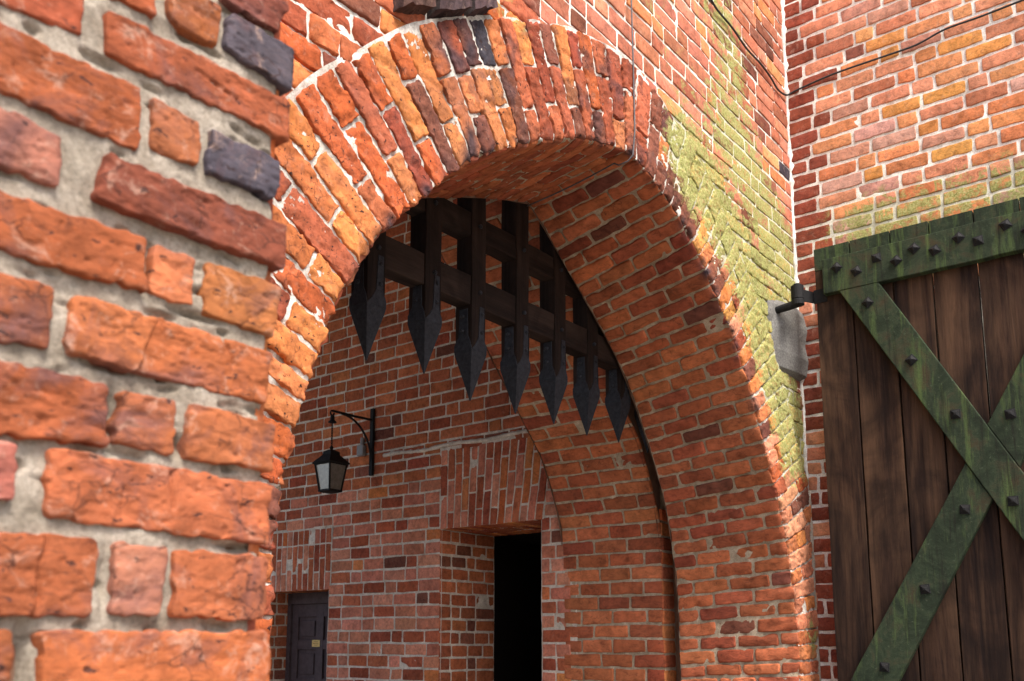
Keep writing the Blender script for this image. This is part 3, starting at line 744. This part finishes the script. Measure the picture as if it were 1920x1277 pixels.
# reveals
def reveal(D, name):
    y0, y1, zt, x1 = D; sh = Shell()
    Fl = lambda u, v, w: warp(np.stack([u, y1-w, v], -1), 87, .002)   # far jamb, faces -Y
    courses(sh, Fl, zt-.105*15, zt-.002, .105, lambda z: [(XP, x1, 'l')], lambda u, v: pick([(9, SOF), (1, BRN), (.1, DRK)]), h=.003, r=.006, m=.008, head=.12, stre=.2, step=.05)
    mortar(sh, np.linspace(XP, x1, 16), np.linspace(ZG, zt, 40), Fl, rec=.002)
    Fn = lambda u, v, w: np.stack([u, y0+w, v], -1)
    mortar(sh, np.linspace(XP, x1, 8), np.linspace(ZG, zt, 20), Fn, rec=.0)
    Ft = lambda u, v, w: warp(np.stack([u, v, zt-w], -1), 88, .002)
    n = int((y1-y0)/.08)
    for i in range(n):
        for c0, c1 in ((XP, XP+.26), (XP+.26, XP+.5), (XP+.5, x1)):
            if c1-c0 > .05: brick(sh, [(c0, y0+i*(y1-y0)/n), (c1, y0+i*(y1-y0)/n), (c1, y0+(i+1)*(y1-y0)/n), (c0, y0+(i+1)*(y1-y0)/n)], Ft, h=.003, r=.006, m=.006, step=.06, opn='l' if c0 == XP else '', col=pick([(1, ORA), (1, RED)]))
    mortar(sh, np.linspace(XP, x1, 8), np.linspace(y0, y1, 12), Ft, rec=.002)
    return sh.build(name, [M_far, R_far], pas)
reveal(D1, 'door_reveal'); reveal(D2, 'door_reveal')
# room behind the tall opening, its unlit dark painted as near-black walls
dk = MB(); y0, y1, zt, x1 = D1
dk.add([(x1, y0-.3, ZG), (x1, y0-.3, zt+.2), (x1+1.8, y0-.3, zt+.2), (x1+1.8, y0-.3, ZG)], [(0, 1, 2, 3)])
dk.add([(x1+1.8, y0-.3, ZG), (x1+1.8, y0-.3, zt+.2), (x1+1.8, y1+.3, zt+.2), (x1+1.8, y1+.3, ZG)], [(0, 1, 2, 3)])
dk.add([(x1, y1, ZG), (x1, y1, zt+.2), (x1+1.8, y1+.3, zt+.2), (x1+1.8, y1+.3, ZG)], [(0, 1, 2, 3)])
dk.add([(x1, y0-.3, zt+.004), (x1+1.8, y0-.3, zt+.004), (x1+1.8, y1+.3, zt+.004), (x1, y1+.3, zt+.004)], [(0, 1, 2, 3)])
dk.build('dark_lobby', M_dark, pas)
# panelled door in the low opening
dr = empty('x', (D2[3], D2[0], ZG), '', ''); bpy.data.objects.remove(dr)
y0, y1, zt, x1 = D2; XD = x1-.02; dz = zt-.11
fm = MB(); fm.box((XD-.05, y0+.0, ZG), (XD+.04, y0+.05, zt)); fm.box((XD-.05, y1-.05, ZG), (XD+.04, y1, zt)); fm.box((XD-.05, y0+.05, dz), (XD+.04, y1-.05, zt)); fm.box((XD-.04, y0+.0, ZG), (XD+.04, y1, ZG+.03))
door = MB(); ys = [y0+.05, y0+.13, y0+.40, y0+.50, y0+.77, y1-.05]; zs = [ZG+.02, ZG+.2, -.90, -.80, -.40, -.30, -.07, .06+.0, .255, dz]
zs = [ZG+.02, -1.38, -.95, -.87, -.43, -.36, -.09, .0, .22, dz]
door.box((XD, y0+.05, ZG+.02), (XD+.03, y1-.05, dz))
for a, b in ((ys[0], ys[1]), (ys[2], ys[3]), (ys[4], ys[5])): door.box((XD-.022, a, ZG+.02), (XD, b, dz))
for k in range(0, len(zs), 2):
    for a, b in ((ys[1], ys[2]), (ys[3], ys[4])): door.box((XD-.0215, a, zs[k]), (XD, b, zs[k+1] if k+1 < len(zs) else dz))
panel_door = door.build('panel_door', M_panel, pas, bevel=.004)
pf = MB()
for k in range(1, len(zs)-1, 2):
    for a, b in ((ys[1], ys[2]), (ys[3], ys[4])):
        pf.box((XD-.014, a+.035, zs[k]+.035), (XD-.001, b-.035, zs[k+1]-.035))
def sub(mb, name, mat, par, **k): return mb.build(name, mat, par, **k)
sub(pf, 'raised_panels', M_panel, panel_door, bevel=.006)
sub(fm, 'door_frame', M_panel, pas, bevel=.004)
nt_ = MB(); nt_.box((XD-.026, 6.985, -.065), (XD-.0225, 7.095, .0)); nb = nt_.build('notice', M_yel, panel_door)
nk = MB()
for k, (a, b) in enumerate([(7.01, 7.07), (7.005, 7.08), (7.015, 7.06)]): nk.box((XD-.0275, a, -.019-k*.016), (XD-.0263, b, -.014-k*.016))
nk.build('notice', M_ink, panel_door)
# passage enclosure (unseen masonry that shades it; left wall and core added to block light)
enc = empty('passage_vault', (3.5, 8, 4.6), 'dim masonry vault roofing the passage behind the arch', 'vault')
eb = MB(); eb.box((1.0, YE+.006, 4.02), (XP+.3, 10.8, 4.3)); eb.build('ceiling', M_slab, enc)
eb = MB(); eb.box((1.0, YE+.006, ZG), (1.25, 5.7, 4.02)); eb.build('left_wall', M_slab, enc)
eb = MB(); eb.box((XP+.03, D1[0]-.4, D1[2]+.03), (8.6, 10.8, 4.7)); eb.box((XP+.03, D1[1]+.02, ZG), (D1[3]-.01, D2[0]-.06, D1[2]+.028)); eb.box((D1[3]-.009, D1[1]+.33, ZG), (8.6, D2[0]-.06, D1[2]+.027)); eb.box((XP+.03, D2[1]+.03, ZG), (8.6, 10.8, D1[2]+.028))
eb.box((XP+.03, D2[0]-.055, D2[2]+.02), (8.6, D2[1]+.025, D1[2]+.028)); eb.box((D2[3]+.06, D2[0]-.055, ZG), (8.6, D2[1]+.025, D2[2]+.018)); eb.box((XP+.03, 3.2, ZG), (8.6, D1[0]-.31, D1[2]+.028)); eb.box((5.92, 2.6, ZG), (8.6, 3.19, 5.3))
eb.build('wall_core', M_slab, pas)

# ------------------------------------------------------------------ near buttress: every brick read off the wall
KN = 1.15; YN = .97*KN
NEAR = [
('A1','r',[(0.301,0.699),(0.458,0.723),(0.460,0.668),(0.306,0.651)]),('A2','r',[(0.474,0.782),(0.541,0.791),(0.543,0.741),(0.484,0.735)]),
('A3','r',[(0.558,0.796),(0.632,0.804),(0.628,0.745),(0.562,0.746)]),('A4','b',[(0.629,0.861),(0.738,0.870),(0.722,0.818),(0.633,0.815)]),
('A5','g',[(0.643,0.802),(0.754,0.809),(0.750,0.744),(0.640,0.750)]),('B1','r',[(0.317,0.632),(0.532,0.639),(0.532,0.562),(0.324,0.560)]),
('B2','r',[(0.483,0.716),(0.753,0.731),(0.750,0.670),(0.489,0.662)]),('C1','p',[(0.325,0.545),(0.446,0.539),(0.447,0.480),(0.331,0.481)]),
('C2','o',[(0.546,0.634),(0.610,0.635),(0.611,0.575),(0.548,0.571)]),('C3','g',[(0.624,0.630),(0.733,0.634),(0.728,0.577),(0.623,0.573)]),
('D1','r',[(0.329,0.453),(0.546,0.457),(0.553,0.396),(0.335,0.389)]),('D2','b',[(0.492,0.540),(0.748,0.547),(0.744,0.483),(0.485,0.482)]),
('E1','r',[(0.336,0.372),(0.451,0.369),(0.449,0.302),(0.343,0.292)]),('E2','y',[(0.562,0.457),(0.615,0.457),(0.616,0.396),(0.559,0.396)]),
('E3','o',[(0.632,0.460),(0.749,0.462),(0.736,0.388),(0.631,0.393)]),('F1','o',[(0.471,0.369),(0.570,0.370),(0.548,0.299),(0.466,0.303)]),
('F2','o',[(0.570,0.372),(0.735,0.368),(0.732,0.299),(0.547,0.299)]),('G1','r',[(0.345,0.279),(0.516,0.278),(0.523,0.209),(0.352,0.199)]),
('G2','o',[(0.533,0.277),(0.601,0.274),(0.600,0.210),(0.528,0.214)]),('G3','o',[(0.616,0.277),(0.741,0.274),(0.741,0.213),(0.616,0.211)]),
('H0','p',[(0.352,0.195),(0.423,0.194),(0.427,0.138),(0.358,0.132)]),('H1','o',[(0.458,0.198),(0.742,0.195),(0.742,0.118),(0.460,0.125)]),
('I1','r',[(0.361,0.106),(0.520,0.107),(0.517,0.025),(0.368,0.024)]),('I2','p',[(0.536,0.106),(0.600,0.106),(0.596,0.027),(0.537,0.027)]),
('I3','o',[(0.611,0.103),(0.743,0.105),(0.739,0.023),(0.611,0.027)]),('J0','r',[(0.369,0.012),(0.437,0.009),(0.439,-0.047),(0.374,-0.044)]),
('J1','o',[(0.464,0.010),(0.748,0.010),(0.752,-0.068),(0.471,-0.063)])]
NCOL = dict(r=(.265, .080, .036), o=(.335, .112, .046), b=(.17, .054, .034), g=(.070, .064, .076), p=(.33, .125, .085), y=(.38, .145, .060))
but = empty('near_buttress', (.2, YN, ZG), 'weathered brick buttress filling the left foreground, big chipped bricks in thick sandy mortar', 'buttress')
def F_near(u, v, w):
    # right-hand arris at u=.755: lean the corner back round its edge
    P = np.stack([u*KN, YN-w + np.clip(u-.742, 0, 1)**2*60*KN, v*KN], -1)
    return P
sh = Shell()
for nm, cc, q in NEAR:
    quad = [q[3], q[2], q[1], q[0]]
    c = NCOL[cc]; c = tuple(x*random.uniform(.92, 1.08) for x in c)
    brick(sh, quad, F_near, m=.0, step=.0025, h=.0095, sink=.035, r=.0030, rc=.005, amp=.0005, edge=.0032, col=c, w0=random.gauss(.001, .002), ns=48, fine=.0011,
          cracks={'I1': [(.462, .112, .458, .02)], 'H1': [(.60, .19, .604, .15)], 'B2': [(.60, .70, .66, .69)], 'F2': [(.66, .37, .675, .34)]}.get(nm, ()))
# rows of bricks above, below and to the left of the frame, and the return face
for i, z in enumerate(list(np.arange(-1.42, -.16, .089)) + list(np.arange(.885, 2.4, .089))):
    u = .752
    while u > -1.2:
        L = random.choice([.245, .245, .11]); 
        if .74-u < 3: brick(sh, [(u-L, z), (u, z), (u, z+.076), (u-L, z+.076)], F_near, m=.003, step=.04, h=.010, sink=.02, r=.007, rc=.01, amp=.002, edge=.002, col=pick([(1, RED), (1, ORA)]))
        u -= L+.012
for z in np.arange(-.08, .88, .089):
    u = .30
    while u > -1.2:
        L = random.choice([.245, .245, .11]); brick(sh, [(u-L, z), (u, z), (u, z+.076), (u-L, z+.076)], F_near, m=.003, step=.05, h=.010, sink=.02, r=.007, rc=.01, col=pick([(1, RED), (1, ORA)])); u -= L+.012
def near_extra(P):
    w = .0050*np.clip(fbm(P, 11, 5, 2)+.1, -.9, 1) - .036*np.clip(vn(P, 19, 8)-.50, 0, 1) - .012*sstep(.38, .80, fbm(P, (22, 22, 60), 15, 2))
    w = w - .02*sstep(.722, .740, P[..., 0]/KN+.006*vn(P, 25, 12))
    for u, v, a, b, d in ((.556, .425, .005, .03, .028), (.527, .245, .006, .03, .028), (.452, -.03, .010, .05, .035), (.607, .225, .010, .012, .03), (.532, .065, .006, .03, .018), (.70, .113, .03, .004, .02), (.52, .30, .03, .005, .02), (.625, .388, .03, .004, .02)):
        w = w - d*np.exp(-((P[..., 0]/KN-u)/a)**2-((P[..., 2]/KN-v)/b)**2)
    return w
mortar(sh, np.arange(.25, .738, .0035), np.arange(-.09, .90, .0035), F_near, rec=.0022, amp=.0014, ns=60, extra=near_extra)
mortar(sh, np.arange(-1.3, .27, .05), np.arange(-1.4, 2.4, .05), F_near, rec=.001)
mortar(sh, np.arange(.25, .76, .04), np.concatenate([np.arange(-1.4, -.08, .04), [-.085]]), F_near, rec=.001)
mortar(sh, np.arange(.25, .76, .04), np.arange(.89, 2.4, .04), F_near, rec=.001)
XN = .736*KN
F_ret = lambda u, v, w: warp(np.stack([XN+w-.004, u, v], -1), 75, .004)
courses(sh, F_ret, -1.5, 2.7, .1, lambda z: [(YN+.01, YG-.02, 'l')], lambda u, v: pick([(1, RED), (1, ORA)]), step=.05, h=.005)
mortar(sh, np.linspace(YN+.014, YG, 30), np.arange(-1.6, 2.76, .05), F_ret, rec=.001)
sh.build('facing', [M_near, R_near], but)
cb = MB(); cb.box((-1.4, YN+.03, ZG), (XN-.03, YG+.02, 2.74)); cb.build('wall_core', M_slab, but)

# ------------------------------------------------------------------ portcullis
YP = 3.03; YPF = 3.02; HW = .057; PD = .112
port = empty('portcullis', (3.9, YPF+.05, 3.0), 'raised dark oak portcullis with iron-shod spikes hanging in the archway', 'portcullis')
tips = [(2.48, 1.27), (2.865, 1.265), (3.25, 1.29), (3.60, 1.225), (3.985, 1.23), (4.35, 1.24), (4.70, 1.232), (5.07, 1.25), (5.44, 1.24)]
def port_bolt(x, z, par, r=.013):
    m = MB(); n = 8
    rings = [[(x+math.cos(2*math.pi*k/n)*rr_, YPF-.003-dy, z+math.sin(2*math.pi*k/n)*rr_) for k in range(n)] for rr_, dy in ((r, -.004), (r, .006), (r*.7, .011), (r*.2, .013))]
    m.loft(rings); return m
for i, (x, zt) in enumerate(tips):
    x0 = x+.0; p = worn_box((x0-HW, YPF, zt+.24), (x0+HW, YPF+PD, 4.3), (2, 2, 40), .003, i*3+1)
    post = p.build('post', M_port, port, bevel=.004, origin=(x0, YPF+PD/2, zt+.24))
    sm = MB(); e = .004; yc = YPF+PD/2
    def sq(z, k, kk=1.0): a = HW*k+e; b = PD/2*k+e; return [(x0-a, yc-b, z), (x0+a, yc-b, z), (x0+a, yc+b, z), (x0-a, yc+b, z)]
    sm.loft([sq(zt, -.03), sq(zt+.05, .17), sq(zt+.12, .46), sq(zt+.19, .76), sq(zt+.235, .95), sq(zt+.252, 1.0)])
    # straps with shoulders, on the front and on the left side
    yf = YPF-.0045; w = HW+e
    sm.prism([(x0-w, yf, zt+.252), (x0+w, yf, zt+.252), (x0+w, yf, zt+.285), (x0+.040, yf, zt+.33), (x0+.040, yf, zt+.50), (x0+.006, yf, zt+.50), (x0-.004, yf, zt+.33), (x0-.030, yf, zt+.285)], (0, .006, 0))
    xs = x0-w-.0005; y0_, y1_ = YPF-e, YPF+PD+e
    sm.prism([(xs, y0_, zt+.252), (xs, y0_+.012, zt+.30), (xs, y0_+.026, zt+.33), (xs, y0_+.03, zt+.48), (xs, y1_-.035, zt+.48), (xs, y1_-.03, zt+.33), (xs, y1_, zt+.29), (xs, y1_, zt+.252)], (.006, 0, 0))
    shoe = sm.build('iron_shoe', M_iron, post, bevel=.0015)
    for k, (dx, dz_) in enumerate([(.022, .46), (.018, .36)]):
        b = port_bolt(x0+dx, zt+dz_, None, .011); b.build('bolt', M_iron, post, smooth=False)
    m = MB(); n = 8
    for dz_ in (.44, .36):
        m = MB(); m.loft([[(x0-HW-.004-d, yc+math.cos(2*math.pi*k/n)*r_, zt+dz_+math.sin(2*math.pi*k/n)*r_) for k in range(n)] for r_, d in ((.011, 0), (.011, .008), (.005, .013))]); m.build('bolt', M_iron, post)
    for bz in (1.80, 2.17, 2.62): port_bolt(x0+.004, bz, None, .012).build('bolt', M_iron, post)
for bz0, bz1 in ((1.722, 1.884), (2.10, 2.235), (2.55, 2.70)):
    # laid in between the posts, 6 mm shy of their faces
    b = worn_box((1.62, YPF+.010, bz0), (5.80, YPF+PD-.012, bz1), (40, 2, 2), .004, int(bz0*10))
    b.build('beam', M_portb, port, bevel=.005, origin=(3.9, YPF+.05, bz0))

# ------------------------------------------------------------------ open gate leaf
XL = 5.70      # face of boards
leaf = empty('gate_leaf', (XL, 1.97, ZG+.1), 'open plank gate leaf with mossy green rail and braces, folded against the right wall', 'gate')
bs = MB(); yb = [1.975, 1.745, 1.50, 1.275, 1.03, .79, .545, .30, .06]
for k in range(len(yb)-1):
    a, b = yb[k+1]+.005, yb[k]-.005
    wb = worn_box((XL+random.uniform(-.002, .002), a, ZG+.1), (XL+.05, b, 2.465+random.uniform(-.006, .006)), (2, 2, 24), .0025, 30+k)
    bs.add(wb.v, wb.f)
bs.build('plank_boarding', M_plank, leaf, bevel=.003)
# upper ends of the boards, green with algae, seen above the rail
gt = MB()
for k in range(len(yb)-1):
    a, b = yb[k+1]+.0035, yb[k]-.0035; gt.box((XL-.0045, a, 2.33), (XL+.047, b, 2.475+random.uniform(-.004, .004)))
gt.build('mossy_board_ends', M_green, leaf, bevel=.003)
r_ = worn_box((XL-.062, .06, 2.145), (XL-.0035, 1.905, 2.372), (2, 40, 2), .003, 61); r_.build('top_rail', M_green, leaf, bevel=.005)
def bar_quad(p0, p1, half, x0, x1, ends=None):
    d = Vector((0, p1[0]-p0[0], p1[1]-p0[1])).normalized(); n = Vector((0, -d.z, d.y))
    m = MB(); k = 24; rings = []
    for i in range(k+1):
        t = i/k; c = Vector((0, p0[0]+(p1[0]-p0[0])*t, p0[1]+(p1[1]-p0[1])*t))
        j = .003*vn(np.array([[t*20, p0[0], 1]]), 1, 5)[0]
        a, b = c+n*(half+j), c-n*(half-j)
        rings.append([(x0, a.y, a.z), (x0, b.y, b.z), (x1, b.y, b.z), (x1, a.y, a.z)])
    m.loft(rings); return m
# brace one runs from the hinge-side top down to the right, over brace two
b1a, b1b = (1.70, 2.144), (.02, -.62)
m = MB()
pA = [(1.806, 2.144), (1.568, 2.144), (.887, .902), (.30, -.17), (.30, -.60), (.916, .538)]
m.prism([(XL-.061, y, z) for y, z in pA], (.058, 0, 0)); m.build('brace', M_green, leaf, bevel=.005)
# brace two in two halves butted against brace one
def b1_low(y): return 2.144+(y-1.806)*(2.144-.538)/(1.806-.916)      # lower edge of brace one
def b1_up(y): return 2.144+(y-1.568)*(2.144-.902)/(1.568-.887)
lo = [(1.178, .945), (1.847, -.178), (2.0-.04, -.37), (1.68, -.37), (1.606, -.232), (1.053, .732)]
lo[0] = (1.165, b1_low(1.165)-.004); lo[5] = (1.045, b1_low(1.045)-.004)
lo = [lo[0], lo[5], (1.606, -.232), (1.70, -.40), (1.965, -.40), (1.847, -.178)]
m = MB(); m.prism([(XL-.052, y, z) for y, z in lo], (.0485, 0, 0)); m.build('brace', M_green, leaf, bevel=.005)
hi = [(1.035, b1_up(1.035)+.004), (.90, b1_up(.90)+.004), (.40, 1.87), (.27, 2.143), (.50, 2.143)]
hi = [(1.040, b1_up(1.040)+.004), (.49, 2.141), (.25, 2.141), (.90, b1_up(.90)+.004)]
m = MB(); m.prism([(XL-.052, y, z) for y, z in hi], (.0485, 0, 0)); m.build('brace', M_green, leaf, bevel=.005)
BOLTS = [(1.812, 2.299), (1.693, 2.246), (1.569, 2.299), (1.456, 2.252), (1.351, 2.302), (1.237, 2.26), (1.105, 2.302), (1.003, 2.256), (.857, 2.31), (.75, 2.25), (.62, 2.30),
         (1.637, 2.03), (1.41, 1.624), (1.194, 1.265), (.941, .744), (.919, 1.227), (1.187, .72), (1.427, .284), (1.677, -.154)]
for k, (y, z) in enumerate(BOLTS):
    xf = XL-.062 if (z > 2.1 or k in (11, 12, 13, 14)) else XL-.052
    a = math.radians(random.choice([8, 40, 50, 20, 45])); m = MB()
    def sqr(x, h_, a=a, y=y, z=z): return [(x, y+h_*math.cos(a+q*math.pi/2), z+h_*math.sin(a+q*math.pi/2)) for q in range(4)]
    m.loft([sqr(xf+.002, .038), sqr(xf-.005, .038), sqr(xf-.006, .029), sqr(xf-.012, .027), sqr(xf-.023, .008)])
    m.build('bolt', M_black, leaf, bevel=.0015)
# strap hinge and pin
cx, cy = 5.545, 2.035
hg = MB(); hg.box((XL-.008, 1.90, 2.115), (XL-.0008, 1.985, 2.205)); hg.prism([(XL-.006, 1.99, 2.12), (XL+.004, 1.985, 2.12), (cx+.01, cy+.028, 2.12), (cx-.01, cy+.016, 2.12)], (0, 0, .078)); hg.tube([(cx, cy, 2.115), (cx, cy, 2.20)], .040, 18); hg.build('hinge_strap', M_black, leaf, bevel=.003)
hp = MB(); hp.tube([(cx, cy, 2.20), (cx, cy, 2.215)], .024, 12)
hp.tube([(cx, cy, 2.075), (cx, cy, 2.112)], .040, 16)
hp.tube([(cx, cy, 2.09), (cx-.005, 2.09, 2.08), (cx-.005, 2.19, 2.07)], [.028, .026, .024], 10)
hp.build('hinge_pin', M_black, gate, bevel=.003)

# ------------------------------------------------------------------ lantern
lan = empty('wall_lantern', (XP, 6.02, 1.44), 'black iron wall lantern with frosted panes hanging by a chain from a curved bracket', 'lantern')
yl = 6.02; LX = 5.235
bk = MB(); bk.box((XP-.030, yl-.020, 1.44), (XP-.004, yl+.020, 2.05)); bk.tube([(XP-.02, yl, 1.945), (5.5, yl, 1.94), (LX, yl, 1.94)], .0115, 8)
arc = [(XP-.02, yl, 1.56)] + [(XP-.03-.42*math.sin(t*math.pi/2), yl, 1.60+.33*(1-math.cos(t*math.pi/2))) for t in np.linspace(0.05, .95, 12)]
arc = [(XP-.025-.36*(1-math.cos(t*math.pi/2)), yl, 1.56+.375*math.sin(t*math.pi/2)) for t in np.linspace(0, 1, 12)]
bk.tube(arc, .010, 8)
curl = [(LX+.02*math.cos(t)-.005, yl, 1.92+.02*math.sin(t)) for t in np.linspace(1.2, 6.5, 14)]; bk.tube(curl, .008, 6)
bk.build('bracket', M_black, lan, bevel=.002)
ch = MB()
def lathe(mb, cx, cy, prof, n=10): mb.loft([[(cx+math.cos(2*math.pi*k/n)*r, cy+math.sin(2*math.pi*k/n)*r, z) for k in range(n)] for r, z in prof])
lathe(ch, LX, yl, [(.012, 1.905), (.018, 1.89), (.020, 1.86), (.034, 1.845), (.036, 1.835), (.01, 1.83)])
for k in range(9):
    z = 1.82-k*.022; pts = [(.007*math.cos(a), .016*math.sin(a)) for a in np.linspace(0, 2*math.pi, 9)]
    ch.tube([(LX+(p if k % 2 else 0), yl+(0 if k % 2 else p), z+q) for p, q in pts], .003, 5)
ch.build('chain', M_black, lan)
lm = MB(); zt = 1.60
def sqz(z, h_): return [(LX-h_, yl-h_, z), (LX+h_, yl-h_, z), (LX+h_, yl+h_, z), (LX-h_, yl+h_, z)]
lm.loft([sqz(zt, .018), sqz(zt-.02, .05), sqz(zt-.045, .052), sqz(zt-.115, .112), sqz(zt-.122, .117), sqz(zt-.128, .104)]); lathe(lm, LX, yl, [(.010, zt+.03), (.018, zt+.015), (.010, zt+.0), (.02, zt-.01)])
head = lm.build('lamp_head', M_black, lan, bevel=.002)
fmb = MB(); t0, t1, zt0, zt1 = .094, .064, zt-.125, zt-.36
for sx in (-1, 1):
    for sy in (-1, 1): fmb.tube([(LX+sx*t0, yl+sy*t0, zt0), (LX+sx*t1, yl+sy*t1, zt1)], .0085, 6)
fmb.loft([sqz(zt1+.012, t1+.008), sqz(zt1-.004, t1+.008), sqz(zt1-.012, .05)]); fmb.loft([sqz(zt0+.004, t0+.008), sqz(zt0-.012, t0+.006)])
fmb.build('frame', M_black, head)
for (ax, sg) in ((0, -1), (0, 1), (1, -1), (1, 1)):
    def pt(h_, z, s): return (LX+sg*h_, yl+s*h_, z) if ax == 0 else (LX+s*h_, yl+sg*h_, z)
    gp = MB(); d = (-.003*sg, 0, 0) if ax == 0 else (0, -.003*sg, 0)
    gp.prism([pt(t0-.004, zt0-.01, -1), pt(t0-.004, zt0-.01, 1), pt(t1-.003, zt1+.01, 1), pt(t1-.003, zt1+.01, -1)], d); gp.build('glass_pane', M_glass, head)
jb = MB(); jb.box((XP-.05, 6.105, 1.63), (XP-.004, 6.185, 1.73)); jb.tube([(XP-.02, 6.145, 1.735), (XP-.02, 6.14, 1.80)], .02, 8)
jb = jb.build('junction_box', M_box, None, bevel=.012, origin=(XP, 6.145, 1.63)); tag(jb, 'small pale grey electrical box on the brickwork beside the lantern bracket', 'electrical box')

# ------------------------------------------------------------------ cables
c1 = MB(); pts = [(3.775+.004*math.sin(z*3), YG-.035, z) for z in np.arange(4.7, 2.40, -.1)] + [(3.755, YG-.035, 2.36), (3.752, YG-.01, 2.335), (3.76, YG+.05, 2.335)]
pts += [(3.74+.26*t, YG+(YB-YG)*t, 2.353+.083*t-.012*math.sin(math.pi*t)) for t in np.linspace(.1, 1, 9)]
c1.tube(pts, .0042, 8); o = c1.build('cable', M_grey, smooth=True, origin=(3.77, YG-.03, 4.0)); tag(o, 'grey cable hanging straight down the gate wall and into the arch crown', 'cable', 'cables on the walls')
c2 = MB()
gpts = [(4.45, 3.93), (4.60, 3.85), (4.754, 3.802), (4.847, 3.781), (5.05, 3.78), (5.263, 3.752), (5.483, 3.762), (5.649, 3.747), (5.765, 3.718), (5.90, 3.745)]
pts = [(a, YG-.022, b) for a, b in gpts] + [(5.94, YG-.04, 3.765)] + [(XR-.024, a, b) for a, b in ((2.091, 3.78), (1.852, 3.798), (1.548, 3.792), (1.321, 3.789), (1.147, 3.823), (.94, 3.821), (.697, 3.827), (.3, 3.84), (0, 3.85))]
P3 = np.array(pts); Q = np.vstack([2*P3[0]-P3[1], P3, 2*P3[-1]-P3[-2]]); sm_ = []
for i in range(1, len(Q)-2):
    for t in np.linspace(0, 1, 5, endpoint=False):
        a, b, c, d = Q[i-1:i+3]; sm_.append(tuple(.5*((2*b)+(-a+c)*t+(2*a-5*b+4*c-d)*t*t+(-a+3*b-3*c+d)*t**3)))
c2.tube(sm_, .0065, 8); o = c2.build('cable', M_cab, smooth=True, origin=(XR-.02, YG-.03, 3.76)); tag(o, 'thin black cable sagging across the inside corner of the two walls', 'cable', 'cables on the walls')
